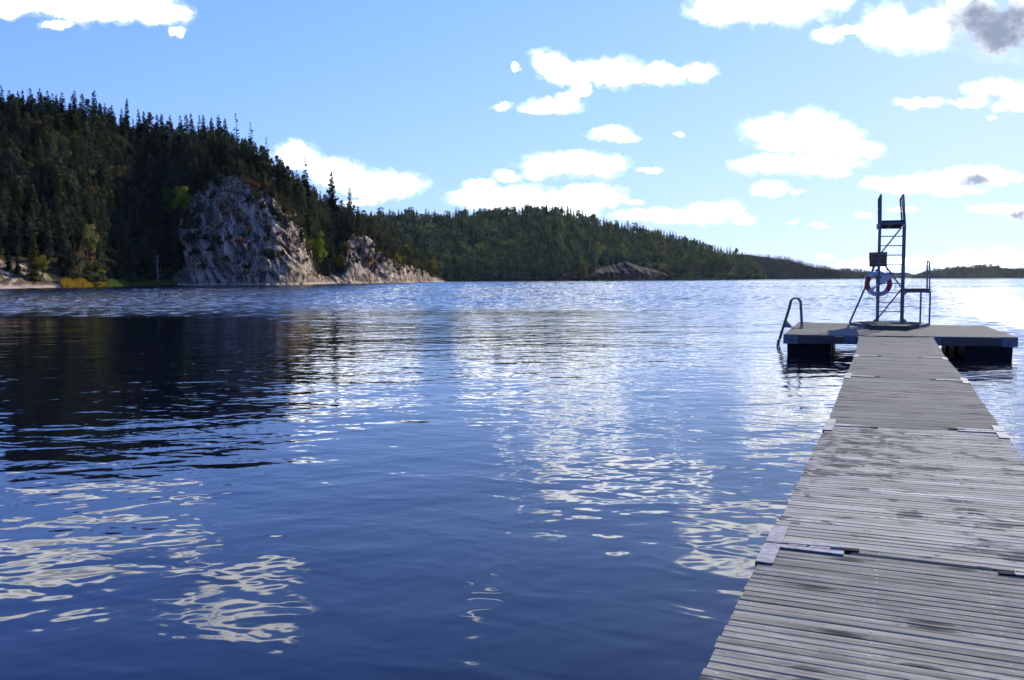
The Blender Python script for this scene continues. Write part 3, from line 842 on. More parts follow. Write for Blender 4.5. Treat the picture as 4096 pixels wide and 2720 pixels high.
# hand rails: one loop on each side
for (n0, n1, m0, m1, f0, f1) in (((976, 392), (979, 118), (968, 345), (969, 139), (959, 345), (957, 163)), ((1179, 392), (1164, 118), (1166, 345), (1150, 137), (1152, 345), (1137, 158))):
    a0, a1 = TP(*n0), TP(*n1); c0, c1 = TP(*f0, 1.45), TP(*f1, 1.45); b0, b1 = TP(*m0, 0.75), TP(*m1, 0.75)
    c1[2] = a1[2] - 0.02; c0[2] = tl[2]; b0[2] = tl[2]
    path = [a0, a0 + (a1 - a0) * 0.5, a0 + (a1 - a0) * 0.93, a0 + (a1 - a0) * 0.98 + (c1 - a1) * 0.015, a1 + (c1 - a1) * 0.04, a1 + (c1 - a1) * 0.5,
            a1 + (c1 - a1) * 0.96, c1 + (c0 - c1) * 0.03, c1 + (c0 - c1) * 0.09, c0]
    hr = tpart('hand_rail', MAT_TUBE, MB().tube(path, 0.024, 10), smooth=True)
    bm_ = a1 + (c1 - a1) * 0.5
    rb_ = MB().tube([b0, bm_], 0.018, 8); rb_.tube([a0 * 0.42 + a1 * 0.58, c0 * 0.42 + c1 * 0.58], 0.016, 8)
    rb_.build('rail_bar', MAT_TUBE, hr, smooth=True)
# low side board with its own narrow rail
sl_, sr_ = TP(1180, 899), TP(1390, 899); sr_[2] = sl_[2]
sb = BoardMB(); boards(sb, sl_ + tD * 1.7, sl_, sr_ + tD * 1.7, sr_, 14, 0.006, thick=0.04, z=sl_[2], rnd=rr, tbase=0.62)
build_boards(sb, 'side_board', tower, MAT_WOODD)
for o_ in (sl_ + tT * 0.02, sr_ - tT * 0.05):
    tpart('board_bearer', MAT_STEEL, MB().bar(o_ - ZT * 0.08, o_ + tD * 1.7 - ZT * 0.08, 0.045, 0.08, bev=0.004))
for b_ in (0.03, 1.0):
    tpart('cross_beam', MAT_STEEL, MB().bar(sl_ + tD * b_ + tT * 0.045 - ZT * 0.075, sr_ + tD * b_ - tT * 0.075 - ZT * 0.075, 0.05, 0.06, bev=0.004))
for (a, b_) in (((1308, 918), (1300, 1183)), ((1385, 918), (1376, 1187))):
    p, q = TP(*a), TP(*b_); q[2] = GZ
    tpart('board_leg', MAT_TUBE, MB().bar(p, q, 0.045, 0.045, up=tD, bev=0.005))
tpart('knee_brace', MAT_TUBE, MB().bar(TP(1166, 950), TP(1200, 915), 0.04, 0.03, up=tD))
p0, p1, q1, q0 = TP(1359, 905), TP(1359, 670), TP(1378, 676, 0.5), TP(1380, 905, 0.5)
hr = tpart('hand_rail', MAT_TUBE, MB().tube([p0, p0 + (p1 - p0) * 0.93, p0 + (p1 - p0) * 0.985 + (q1 - p1) * 0.05, p1 + (q1 - p1) * 0.16, p1 + (q1 - p1) * 0.84, q1 + (q0 - q1) * 0.02 , q1 + (q0 - q1) * 0.07, q0], 0.022, 10), smooth=True)
MB().hexa((p0 + p1 + q0 + q1) / 4, (q0 - p0) / 2, tT * 0.006, ZT * 0.022).build('rail_plate', MAT_GALV, hr)
# base frame
def G(x, y, z=DECK + 0.045): return on_plane(*zx(x, y), z)
LC, RC, LF, RF = G(722, 1182), G(1374, 1190), G(868, 1206), G(1240, 1212)
LBk, RBk = G(930, 1170), G(1210, 1178)
for a, b_ in ((LC, LF), (LC, LBk), (RC, RF), (RC, RBk)):
    tpart('base_bar', MAT_STEEL_L, MB().bar(a, b_, 0.06, 0.075, bev=0.006))
# wooden plinth round the foot of the tower
pz = DECK + 0.115
PL = [on_plane(*zx(x, y), pz) for x, y in ((812, 1172), (905, 1200), (1212, 1206), (1302, 1185), (1222, 1174), (900, 1166))]
cen = sum(PL) / 6
pl_root = empty('wooden_plinth', (cen[0], cen[1], DECK), 'low dark wooden plinth with slanted corners around the foot of the diving tower', 'plinth')
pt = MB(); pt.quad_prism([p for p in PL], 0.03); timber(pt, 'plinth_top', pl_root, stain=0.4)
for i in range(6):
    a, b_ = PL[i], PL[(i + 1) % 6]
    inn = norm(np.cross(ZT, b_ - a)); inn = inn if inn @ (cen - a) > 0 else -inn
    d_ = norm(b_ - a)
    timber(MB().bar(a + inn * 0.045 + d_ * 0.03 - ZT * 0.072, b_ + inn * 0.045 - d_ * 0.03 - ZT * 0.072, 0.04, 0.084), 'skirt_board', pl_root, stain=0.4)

# ------------------------------------------------------------------ warning sign
MAT_SIGN = plain('brown_sign_paint', (0.10, 0.030, 0.020), 0.5, 0.15)
MAT_LET = plain('cream_lettering', (0.34, 0.25, 0.09), 0.5, 0.1)
MAT_BLUE = plain('dark_blue_lettering', (0.02, 0.03, 0.07), 0.5, 0.1)
def text_polys(txt, size):
    cu = bpy.data.curves.new('lettering', 'FONT'); cu.body = txt; cu.size = size; cu.align_x = 'CENTER'; cu.align_y = 'CENTER'; cu.resolution_u = 3
    o = bpy.data.objects.new('lettering', cu); COL.objects.link(o)
    dg = bpy.context.evaluated_depsgraph_get(); me = o.evaluated_get(dg).to_mesh()
    vs = [tuple(v.co) for v in me.vertices]; fs = [tuple(p.vertices) for p in me.polygons]
    o.evaluated_get(dg).to_mesh_clear(); bpy.data.objects.remove(o); bpy.data.curves.remove(cu)
    return vs, fs
SB = 0.80
s00, s10, s11, s01 = TP(880, 718, SB), TP(1028, 715, SB), TP(1028, 592, SB), TP(880, 598, SB)
sc_ = (s00 + s10 + s11 + s01) / 4
sx_, sz_ = norm(s10 - s00), norm(s01 - s00); sn_ = norm(np.cross(sx_, sz_)); sn_ = sn_ if sn_ @ (EYE - sc_) > 0 else -sn_
sw, sh = np.linalg.norm(s10 - s00), np.linalg.norm(s01 - s00)
sign = empty('warning_sign', tuple(sc_), 'brown warning sign with pale lettering fixed to the left side of the diving tower', 'sign')
MB().hexa(sc_, sx_ * sw / 2, sn_ * 0.009, sz_ * sh / 2, bev=0.004).build('sign_board', MAT_SIGN, sign)
for txt, size, yy_ in (('VARNING !', 0.098, 0.37), ('Endast en person', 0.062, 0.10), ('f\u00e5r vistas i hopp-', 0.062, -0.10), ('tornet \u00e5t g\u00e5ngen', 0.062, -0.28)):
    vs, fs = text_polys(txt, size); lm = MB()
    lm.add([sc_ + sx_ * (v[0] + 0.02) + sz_ * (v[1] + yy_ * sh) + sn_ * 0.012 for v in vs], fs)
    lm.build('lettering', MAT_LET, sign, fix=False)
for x_ in (912, 1018):
    a_, b_ = TP(x_, 716, SB + 0.03), TP(x_ + (-8 if x_ < 950 else 14), 748, SB + 0.05)
    MB().bar(a_, b_, 0.035, 0.02, up=tD).build('sign_bracket', MAT_STEEL, sign)

# ------------------------------------------------------------------ lifebuoy
MAT_WHITE = plain('white_lifebuoy_shell', (0.40, 0.45, 0.50), 0.5, 0.06)
MAT_RED = plain('red_lifebuoy_band', (0.24, 0.012, 0.012), 0.45, 0.1)
MAT_ROPE = plain('pale_rope', (0.42, 0.44, 0.46), 0.8, 0.2)
RBk_ = 0.33
rc = TP(956, 857, RBk_)
rx_ = norm(TP(1070, 857, RBk_) - TP(842, 857, RBk_)); Rout = np.linalg.norm(TP(1070, 857, RBk_) - TP(842, 857, RBk_)) / 2
rn_ = norm(np.cross(rx_, ZT)); rn_ = rn_ if rn_ @ (EYE - rc) > 0 else -rn_
RT_ = Rout * 0.185; RM = Rout - RT_
buoy = empty('lifebuoy', tuple(rc), 'red and white lifebuoy hung behind the ladder of the diving tower', 'lifebuoy')
def ring_seg(a0, a1, rt, n=14, m=12, full=False):
    vs, fs = [], []
    A = np.linspace(a0, a1, n + 1)
    for a in A:
        d_ = math.cos(a) * rx_ + math.sin(a) * ZT
        for k in range(m):
            q = 2 * math.pi * k / m
            vs.append(rc + d_ * (RM + rt * math.cos(q)) + rn_ * (rt * 0.72 * math.sin(q)))
    for i in range(n):
        fs += [(i * m + k, i * m + (k + 1) % m, (i + 1) * m + (k + 1) % m, (i + 1) * m + k) for k in range(m)]
    mb_ = MB()
    fs += [tuple(range(m)), tuple(n * m + k for k in range(m))]
    return mb_.add(vs, fs)
for a0, a1 in ((R(26), R(139)), (R(211), R(326))):
    pass
ring_seg(0, 2 * math.pi - 1e-4, RT_, 64, 16).build('ring', MAT_WHITE, buoy, smooth=True)
for a0, a1 in ((R(139), R(213)), (R(-38), R(30))):
    ring_seg(a0, a1, RT_ * 1.03, 18, 16).build('red_band', MAT_RED, buoy, smooth=True)
def arc_text(txt, size, ang, flip):
    vs, fs = text_polys(txt, size); out = []
    for v in vs:
        if flip: a = ang + v[0] / RM; rr_ = RM - v[1]
        else: a = ang - v[0] / RM; rr_ = RM + v[1]
        qq = (rr_ - RM) / RT_; lift = RT_ * 0.72 * math.sqrt(max(0, 1 - min(1, qq * qq))) + 0.004
        out.append(rc + (math.cos(a) * rx_ + math.sin(a) * ZT) * rr_ + rn_ * lift)
    return out, fs
v_, f_ = arc_text('TRYGG-HANSA', 0.082, R(270), True); MB().add(v_, f_).build('lettering', MAT_BLUE, buoy, fix=False)
v_, f_ = arc_text('TANUMS KOMMUN', 0.055, R(88), False); MB().add(v_, f_).build('lettering', MAT_BLUE, buoy, fix=False)
rp = []
for i in range(97):
    a = 2 * math.pi * i / 96 + R(45)
    lo_ = abs(math.sin(2 * (a - R(45))))
    rad = Rout * (1.0 + 0.24 * lo_ ** 0.8) + 0.004
    rp.append(rc + (math.cos(a) * rx_ + math.sin(a) * ZT) * rad - ZT * 0.05 * lo_ + rn_ * 0.01)
MB().tube(rp[:-1], 0.0065, 6, closed=True).build('grab_rope', MAT_ROPE, buoy, smooth=True)
# post behind it, and the white rescue paddle tied across
hang = MB().bar(TP(950, 735, 0.50), TP(950, 1000, 0.50), 0.085, 0.05, up=tD, bev=0.006)
hang.bar(TP(930, 743, 0.48), TP(970, 743, 0.48), 0.05, 0.05)
ho = timber(hang, 'buoy_post', tower)
pa, pb = TP(893, 912, 0.24), TP(1052, 782, 0.24)
pd_ = norm(pb - pa); pw_ = norm(np.cross(pd_, rn_)); LL = np.linalg.norm(pb - pa)
pm = MB()
prof = [(0.0, 0.035), (0.05, 0.055), (0.13, 0.05), (0.20, 0.02), (0.34, 0.018), (0.42, 0.05), (0.55, 0.085), (0.8, 0.095), (0.95, 0.075), (1.0, 0.04)]
vs = [];
for f_, w_ in prof:
    for sg in (1, -1):
        for th in (0.010, -0.010): vs.append(pa + pd_ * (LL * f_) + pw_ * (w_ * sg) + rn_ * th)
fs = []
for i in range(len(prof) - 1):
    a = i * 4; b_ = a + 4
    fs += [(a, a + 2, b_ + 2, b_), (a + 1, b_ + 1, b_ + 3, a + 3), (a, b_, b_ + 1, a + 1), (a + 2, a + 3, b_ + 3, b_ + 2)]
fs += [(0, 1, 3, 2), (len(vs) - 4, len(vs) - 2, len(vs) - 1, len(vs) - 3)]
pm.add(vs, fs)
tag(pm.build('rescue_paddle', MAT_WHITE), 'white paddle shaped rescue float slanting across the opening of the lifebuoy', 'rescue float')

# ------------------------------------------------------------------ terrain
def interp(x, xp, fp):
    return np.interp(x, xp, fp)

def smooth1(a, k):
    ker = np.hanning(k + 2)[1:-1]; ker /= ker.sum()
    p = np.pad(a, k // 2, mode='edge')
    return np.convolve(p, ker, mode='valid')[:len(a)]

def elevs(x, y, Y):               # vectorised elev()
    x, y, Y = np.broadcast_arrays(np.asarray(x, float), np.asarray(y, float), np.asarray(Y, float))
    d = FW[None] + ((x - W / 2) / F).reshape(-1, 1) * RT[None] - ((y - H / 2) / F).reshape(-1, 1) * UP[None]
    return (EYE[2] + d[:, 2] * (Y.ravel() / d[:, 1])).reshape(x.shape)
def xs_of(u, Y):                  # world x of a column of the photograph at distance Y (near the horizon)
    d = FW[None] + ((np.ravel(u) - W / 2) / F).reshape(-1, 1) * RT[None] - ((1117 - H / 2) / F) * UP[None]
    return (d[:, 0] / d[:, 1]).reshape(np.shape(u)) * Y

def rock_material(name_='lichen_grey_rock', dk=1.0):
    m, t, b = material(name_)
    pos = geom(t)
    sp = t.new('ShaderNodeSeparateXYZ'); t.put(sp.inputs[0], pos)
    diag = t.rmap(pos, (0, R(34), 0), (0.26, 0.15, 0.045))
    vert = t.mapping(pos, scale=(0.32, 0.2, 0.05))
    n1 = t.noise(diag, 1.0, 4.0, 0.52, 0.8)
    n2 = t.noise(vert, 1.0, 4.0, 0.5, 0.5)
    n3 = t.noise(pos, 0.8, 4.0, 0.6)
    n5 = t.noise(pos, 0.11, 4.0, 0.6)
    c = t.ramp(n1, [(0.30, (0.040, 0.036, 0.036)), (0.44, (0.14, 0.132, 0.127)), (0.56, (0.24, 0.228, 0.218)), (0.70, (0.38, 0.365, 0.35))])
    c = t.mix(t.math('MULTIPLY', t.step(n2, 0.50, 0.66), 0.75), c, (0.034, 0.032, 0.033))
    c = t.mix(t.math('MULTIPLY', t.step(t.math('ADD', n3, t.math('MULTIPLY_ADD', n5, 0.8, -0.4)), 0.52, 0.72), 0.65), c, (0.27, 0.265, 0.26))
    # thin cracks along the slabs and down the face
    for nn in (n1, n2):
        ck = t.math('ABSOLUTE', t.math('SUBTRACT', nn, 0.49))
        c = t.mix(t.step(ck, 0.022, 0.006, 0.0, 0.9), c, (0.012, 0.011, 0.011))
    # dark moss and heath where the rock lies flatter
    nz = t.new('ShaderNodeSeparateXYZ'); t.put(nz.inputs[0], geom(t, 'Normal'))
    moss = t.step(t.math('ADD', nz.outputs[2], t.math('MULTIPLY_ADD', n3, 0.9, -0.45)), 0.66, 0.92)
    c = t.mix(t.math('MULTIPLY', moss, 0.85), c, (0.050, 0.043, 0.026))
    # bleached strip above the water
    wl = t.step(t.math('ADD', sp.outputs[2], t.math('MULTIPLY_ADD', n3, 1.6, -0.8)), 1.2, 0.35)
    c = t.mix(t.math('MULTIPLY', wl, 0.75), c, (0.30, 0.275, 0.25))
    c = t.mix(1.0, c, (1.50, 1.22, 0.84), 'MULTIPLY')
    if dk < 1: c = t.mix(1.0, c, (dk, dk * 1.05, dk * 1.2), 'MULTIPLY')
    t.put(b.inputs['Base Color'], c); b.inputs['Roughness'].default_value = 0.85
    b.inputs['Specular IOR Level'].default_value = 0.05
    hh = t.math('ADD', t.math('ADD', t.math('MULTIPLY', n1, 2.2), t.math('MULTIPLY', n2, 1.0)), t.math('MULTIPLY', n3, 0.3))
    t.put(b.inputs['Normal'], t.bump(hh, 1.0, 1.0))
    return m
MAT_ROCK = rock_material()
MAT_CRAG = rock_material('dark_crag_rock', 0.18)
def ground_material(name, a=(0.020, 0.022, 0.010), b_=(0.045, 0.035, 0.018), s=0.3):
    m, t, b = material(name); pos = geom(t)
    n = t.noise(pos, s, 6.0, 0.65)
    t.put(b.inputs['Base Color'], t.mix(t.step(n, 0.35, 0.65), a, b_)); b.inputs['Roughness'].default_value = 0.95
    b.inputs['Specular IOR Level'].default_value = 0.0
    t.put(b.inputs['Normal'], t.bump(n, 0.6, 1.0))
    return m
MAT_GROUND = ground_material('forest_floor')
MAT_GROUND_FAR = ground_material('far_forest_floor', (0.012, 0.017, 0.008), (0.020, 0.026, 0.011), 0.05)
MAT_CLEAR = ground_material('clearing_grass', (0.026, 0.036, 0.014), (0.046, 0.050, 0.020), 0.03)

# skyline of the wooded left hill and its ground, as columns across the photograph
SKY_U = [-600, 0, 175, 347, 520, 694, 867, 1041, 1128, 1215, 1300, 1388, 1475, 1561, 1648, 1735, 1775]
SKY_Y = [330, 362, 372, 392, 412, 446, 492, 562, 625, 690, 752, 805, 838, 890, 950, 1046, 1112]
#        u     Y0   sc  zc/yc  (cliff or bank top)   sr   yr (ridge ground)
TERR = [(-600, 165, 14, ('z', 6.0), 120, 480), (0, 196, 15, ('z', 5.6), 118, 512), (90, 202, 14, ('z', 4.2), 118, 516), (150, 206, 12, ('z', 3.0), 115, 520), (230, 211, 10, ('z', 1.6), 112, 530),
        (285, 216, 8, ('z', 0.9), 110, 538), (420, 245, 8, ('z', 0.8), 108, 556), (560, 280, 10, ('z', 1.4), 104, 580), (650, 290, 12, ('z', 4), 98, 600), (676, 292, 10, ('y', 1085), 96, 606),
        (690, 292, 11, ('y', 1005), 96, 612), (706, 292, 12, ('y', 955), 96, 617), (722, 292, 13, ('y', 905), 96, 622), (765, 291, 15, ('y', 812), 94, 632), (820, 290, 18, ('y', 748), 92, 640),
        (880, 290, 20, ('y', 716), 90, 648), (940, 289, 22, ('y', 708), 88, 652), (1030, 288, 23, ('y', 738), 84, 668), (1100, 289, 22, ('y', 806), 78, 705),
        (1150, 294, 20, ('y', 868), 74, 745), (1190, 302, 18, ('y', 940), 70, 775), (1225, 318, 16, ('y', 1018), 68, 795), (1262, 346, 12, ('y', 1085), 62, 835), (1290, 360, 14, ('y', 1095), 66, 852),
        (1325, 370, 14, ('y', 1070), 78, 868), (1355, 378, 14, ('y', 1076), 82, 880), (1385, 386, 16, ('y', 985), 78, 892), (1410, 392, 20, ('y', 930), 72, 905), (1470, 410, 18, ('y', 962), 68, 930),
        (1549, 436, 14, ('y', 1034), 70, 962), (1600, 470, 16, ('y', 1058), 66, 985), (1646, 510, 14, ('y', 1066), 64, 1010), (1700, 560, 10, ('y', 1088), 55, 1058),
        (1745, 595, 6, ('y', 1112), 40, 1098), (1770, 612, 3, ('z', 0.5), 24, 1117), (1790, 625, 2, ('z', -0.6), 10, 1126), (1815, 640, 2, ('z', -2.0), 10, 1130)]
tu = np.array([r[0] for r in TERR], float)
UU = np.arange(-600, 1812, 4.0)
NU = len(UU)
Y0 = smooth1(np.interp(UU, tu, [r[1] for r in TERR]), 9)
SCt = smooth1(np.interp(UU, tu, [r[2] for r in TERR]), 7)
zc_tab = [r[3][1] if r[3][0] == 'z' else float(elevs(r[0], r[3][1], r[1] + r[2])) for r in TERR]
ZC = smooth1(np.interp(UU, tu, zc_tab), 7)
SR = smooth1(np.interp(UU, tu, [r[4] for r in TERR]), 9)
YR = np.interp(UU, tu, [r[5] for r in TERR])
ZR = smooth1(elevs(UU, YR, Y0 + SR), 9)
SROW = np.concatenate([np.array([-6, -3, -1.2]), np.arange(-0.4, 40, 0.5), np.arange(41, 62, 1.5), np.arange(64, 150, 4.0), [160, 190, 240]])
NS = len(SROW)
ug, sg = np.meshgrid(UU, SROW, indexing='ij')
Y0g, SCg, ZCg, SRg, ZRg = (np.repeat(a[:, None], NS, 1) for a in (Y0, SCt, ZC, SR, ZR))
t1 = np.clip(sg / SCg, 0, 1); t2 = np.clip((sg - SCg) / (SRg - SCg), 0, 1)
cl = np.clip((ZCg - 4) / 12, 0, 1)
prof1 = t1 ** (0.80 - 0.06 * cl) * (1 - 0.10 * np.sin(t1 * math.pi) * (1 - cl))
zz = ZCg * prof1 + (ZRg - ZCg) * (t2 * 0.9 + 0.1 * t2 * t2)
zz = np.where(sg > SRg, ZRg - (sg - SRg) * 0.18 * np.clip(ZRg / 30, 0.1, 1), zz)
zz = np.where(sg < 0, sg * 0.55 - 0.1, zz)
zz = np.where(ug > 1788, np.minimum(zz, -0.5), zz)
YG = Y0g + sg; XG = xs_of(ug, YG)
P0 = np.stack([XG, YG, zz], -1)
# relief: diagonal ribs and cracks on the cliff, softer humps in the wood
steep = np.clip(1.25 - np.abs(sg - SCg * 0.45) / (SCg * 0.85), 0, 1) * np.clip((ZCg - 2.0) / 10, 0, 1)
ca_, sa_ = math.cos(R(56)), math.sin(R(56))
pp_ = XG * sa_ + zz * ca_; qq_ = -XG * ca_ + zz * sa_
wv_ = fbm(np.stack([XG * 0.05, YG * 0.05, zz * 0.07], -1), 3, 3)
ribs = ridged(np.stack([pp_ * 0.13 + wv_ * 0.9, qq_ * 0.030, YG * 0.02], -1), 4, 21)
big = fbm(np.stack([XG * 0.045, zz * 0.05, YG * 0.03], -1), 3, 9)
blk = fbm(np.stack([pp_ * 0.35, qq_ * 0.16, YG * 0.1], -1), 3, 31)
fin_ = ridged(np.stack([pp_ * 0.55 + wv_, qq_ * 0.12, YG * 0.1], -1), 3, 41)
def saw(f, w, sd):                # slabs: a slow swell that breaks off at a sharp edge
    q = pp_ * f + wv_ * w + 0.35 * fbm(np.stack([qq_ * 0.05, pp_ * 0.05, YG * 0], -1), 3, sd); q = q - np.floor(q)
    return np.where(q < 0.8, q / 0.8, (1 - q) / 0.2)
mod_ = 0.6 + 0.5 * fbm(np.stack([XG * 0.06, zz * 0.06, YG * 0], -1), 2, 91)
out = steep * (2.9 * saw(0.105, 1.1, 51) * mod_ + 1.25 * saw(0.30, 1.6, 52) + 0.45 * saw(0.85, 2.5, 53) + 0.9 * ribs + 2.4 * big + 1.0 * blk + 0.4 * fin_ - 1.5) * 1.35
smallw = (1 - steep) * fbm(np.stack([XG * 0.07, YG * 0.07, zz * 0], -1), 4, 5) * np.clip(sg / 10, 0, 1) * 1.1
low = np.clip((ZCg - 0.9) / 2, 0, 1) * np.clip(1 - (ZCg - 2.0) / 10, 0, 1) * np.clip(sg / 2.5, 0, 1) * np.clip((24 - sg) / 8, 0, 1)
smallw = smallw + low * (0.55 * ridged(np.stack([XG * 0.10, YG * 0.16, zz * 0.2], -1), 4, 44) - 0.2)
P1 = P0.copy()
fade = np.clip((sg + 0.2) / 2.0, 0, 1)
P1[..., 1] -= out * 0.80 * fade; P1[..., 0] += out * 0.42 * fade; P1[..., 2] += out * 0.30 * fade + smallw
# which faces are bare rock
veg = fbm(np.stack([XG * 0.06, zz * 0.09, YG * 0.05], -1), 4, 71)
rockm = (steep > 0.28) & (veg < 0.75) & (ug > 672)
rockm |= (ug < 262) & (sg < 15 - np.clip(ug, 0, 300) * 0.02 + veg * 4) & (ZCg > 0.95)
rockm |= (ug < 60) & (np.abs(sg - 46) < 7) & (veg < 0.25)
gully = ((ug > 1276) & (ug < 1372) & (zz > 3.2 + veg * 2))
rockm &= ~gully
rockm |= (ug > 840) & (ug < 1250) & (sg > SCg - 4) & (sg < SCg + 24) & (veg < 0.02)
idx = np.arange(NU * NS).reshape(NU, NS)
quads = np.stack([idx[:-1, :-1], idx[1:, :-1], idx[1:, 1:], idx[:-1, 1:]], -1)
rockm |= (ug > 695) & (ug < 1800) & (sg < 6) & (zz < 4.5)
fm = rockm[:-1, :-1]
cliff_f = fm & (ug[:-1, :-1] > 500); shore_f = fm & (ug[:-1, :-1] <= 500)
V1 = P1.reshape(-1, 3)
def sub_mesh(name, mask, mat, smooth, label):
    q = quads[mask]; used, inv = np.unique(q.ravel(), return_inverse=True)
    o = np_mesh(name, V1[used], inv.reshape(q.shape), mat, smooth=smooth)
    return tag(o, kind='structure', label=label)
sub_mesh('hill', ~fm, MAT_GROUND, True, 'steep wooded hill on the left shore of the lake')
sub_mesh('cliff', cliff_f, MAT_ROCK, True, 'bare grey rock cliff with diagonal cracks rising from the water')
sub_mesh('rocky_shore', shore_f, MAT_ROCK, True, 'low smooth slab of pale rock at the water edge, bottom of the left hill')
BVH = BVHTree.FromPolygons([tuple(v) for v in V1], [tuple(q) for q in quads.reshape(-1, 4)])
EV = Vector(EYE)
def hit(x, y):                    # first ground point of the left hill seen at a point of the photograph
    d = Vector(ray(x, y)).normalized(); r_ = BVH.ray_cast(EV, d)
    return r_[0]
def zat(u, s):                    # ground height on the left hill
    i = min(NU - 1, max(0, (u - UU[0]) / 4.0)); j = np.searchsorted(SROW, s) - 1; j = min(max(j, 0), NS - 2)
    f = (s - SROW[j]) / (SROW[j + 1] - SROW[j]); i = int(i)
    p = P1[i, j] * (1 - f) + P1[i, j + 1] * f
    return p
def proj(p):
    d = np.asarray(p, float) - EYE; c = d @ FW
    return W / 2 + F * (d @ RT) / c, H / 2 - F * (d @ UP) / c

# ------------------------------------------------------------------ foliage materials
def leaf_material(name, use_attr=False, trans=0.35, var=0.22):
    m = bpy.data.materials.new(name); m.use_nodes = True; t = NT(m.node_tree); t.n.clear()
    if use_attr: base = attr(t, 'tint', 'Color')
    else: base = t.new('ShaderNodeObjectInfo').outputs['Color']
    n = t.noise(geom(t), 0.9, 3.0, 0.6)
    base = t.mix(1.0, base, t.ramp(n, [(0.3, (1 - var,) * 3), (0.7, (1 + var,) * 3)]), 'MULTIPLY')
    d = t.new('ShaderNodeBsdfDiffuse'); t.put(d.inputs[0], base)
    tr = t.new('ShaderNodeBsdfTranslucent'); t.put(tr.inputs[0], t.mix(1.0, base, (1.1, 1.15, 0.6), 'MULTIPLY'))
    mx = t.new('ShaderNodeMixShader'); mx.inputs[0].default_value = trans
    t.l.new(d.outputs[0], mx.inputs[1]); t.l.new(tr.outputs[0], mx.inputs[2])
    o = t.new('ShaderNodeOutputMaterial'); t.l.new(mx.outputs[0], o.inputs[0])
    return m
MAT_NEEDLE = leaf_material('conifer_needles', trans=0.15)
MAT_LEAF = leaf_material('broad_leaves', trans=0.45)
MAT_FAR = leaf_material('far_foliage', True, trans=0.25)
MAT_BARK = plain('dark_bark', (0.055, 0.045, 0.038), 0.9, 0.3, 6.0, 0.1)
MAT_PINEBARK = plain('reddish_pine_bark', (0.16, 0.085, 0.05), 0.9, 0.3, 6.0, 0.1)
MAT_BIRCH = plain('white_birch_bark', (0.42, 0.40, 0.37), 0.8, 0.4, 5.0, 0.1)

# ------------------------------------------------------------------ tree shapes (numpy quads, base at the origin, about life size)
def kite(c, d, w, lat):           # a flat needle spray: centre line d from c, half width w along lat
    return [c, c + d * 0.55 + lat * w, c + d, c + d * 0.55 - lat * w]
def spruce_shape(rng, h=15.0, rmax=2.3, whorls=26, per=8, sparse=0.0, base=0.05, sprays=3):
    q = []
    ph = 0
    for i in range(whorls):
        t = base + (0.985 - base) * (i / (whorls - 1)) ** 0.92
        rr = rmax * 1.12 * (1 - t) ** 0.74 * (0.35 + 0.65 * min(1, (t - base + 0.06) / 0.14)) + 0.10
        for k in range(per):
            if rng.random() < sparse + 0.06: continue
            a = 2 * math.pi * (k + 0.5 * (i % 2)) / per + rng.normal(0, 0.22)
            L = rr * (rng.uniform(0.62, 1.15) if rng.random() > 0.1 else rng.uniform(1.0, 1.35))
            rad = np.array([math.cos(a), math.sin(a), 0]); lat = np.array([-math.sin(a), math.cos(a), 0])
            z0 = h * t + rng.normal(0, 0.15)
            drop = 0.42 * (1 - t) + 0.12
            p = np.array([0, 0, z0]) + rad * 0.05
            n = sprays if L > 0.8 else 1
            for j in range(n):
                f0, f1 = j / n, (j + 1.25) / n
                a0 = p + rad * L * f0 + np.array([0, 0, -drop * L * f0 * (1.25 - 0.35 * f0)])
                a1 = p + rad * L * f1 + np.array([0, 0, -drop * L * f1 * (1.25 - 0.45 * f1)])
                w = (0.36 + 0.27 * L * (1 - 0.5 * f0)) * rng.uniform(0.75, 1.25)
                l2 = lat + np.array([0, 0, rng.normal(0, 0.35)])
                q.append(kite(a0, a1 - a0, w, l2))
                if j < n - 1 and rng.random() < 0.6:      # hanging twig curtain
                    dn = np.array([0, 0, -1.0]) * (0.35 + 0.25 * L) * rng.uniform(0.6, 1.2)
                    q.append(kite((a0 + a1) / 2 + lat * rng.normal(0, 0.2), dn + rad * 0.15, 0.28 * L ** 0.5, rad * 0.6 + lat * rng.normal(0, 0.5)))
    top = np.array([0, 0, h * 0.95])
    for k in range(3):
        a = k * 2.1; q.append(kite(top, np.array([0.03 * math.cos(a), 0.03 * math.sin(a), h * 0.055]), 0.12, np.array([math.cos(a), math.sin(a), 0])))
    return np.array(q)
def blob_quads(rng, c, r, n, size, flat=1.0, up=0.3):
    q = []
    for _ in range(n):
        v = rng.normal(0, 1, 3); v /= np.linalg.norm(v) + 1e-9
        p = c + v * np.array([r, r, r * flat]) * rng.uniform(0.55, 1.05)
        nrm = v * 0.7 + rng.normal(0, 0.55, 3) + np.array([0, 0, up]); nrm /= np.linalg.norm(nrm) + 1e-9
        a = np.cross(nrm, rng.normal(0, 1, 3)); a /= np.linalg.norm(a) + 1e-9; b = np.cross(nrm, a)
        s = size * rng.uniform(0.6, 1.35)
        q.append([p - a * s, p - b * s * 0.7, p + a * s, p + b * s * 0.7])
    return q
def pine_shape(rng, h=14.0, crown0=0.42, R0=2.2, n=26):
    q = []; limbs = []
    for i in range(n):
        t = crown0 + (1 - crown0) * (i / (n - 1)); a = rng.uniform(0, 2 * math.pi)
        rr = R0 * (math.sin(min(1, (t - crown0) / (1 - crown0) * 0.9 + 0.16) * math.pi) ** 0.7) * rng.uniform(0.35, 1.0)
        c = np.array([math.cos(a) * rr, math.sin(a) * rr, h * t + rr * 0.12])
        q += blob_quads(rng, c, 0.72, 26, 0.30, 0.55, 0.6); limbs.append((h * t - rr * 0.25, c))
    return np.array(q), limbs
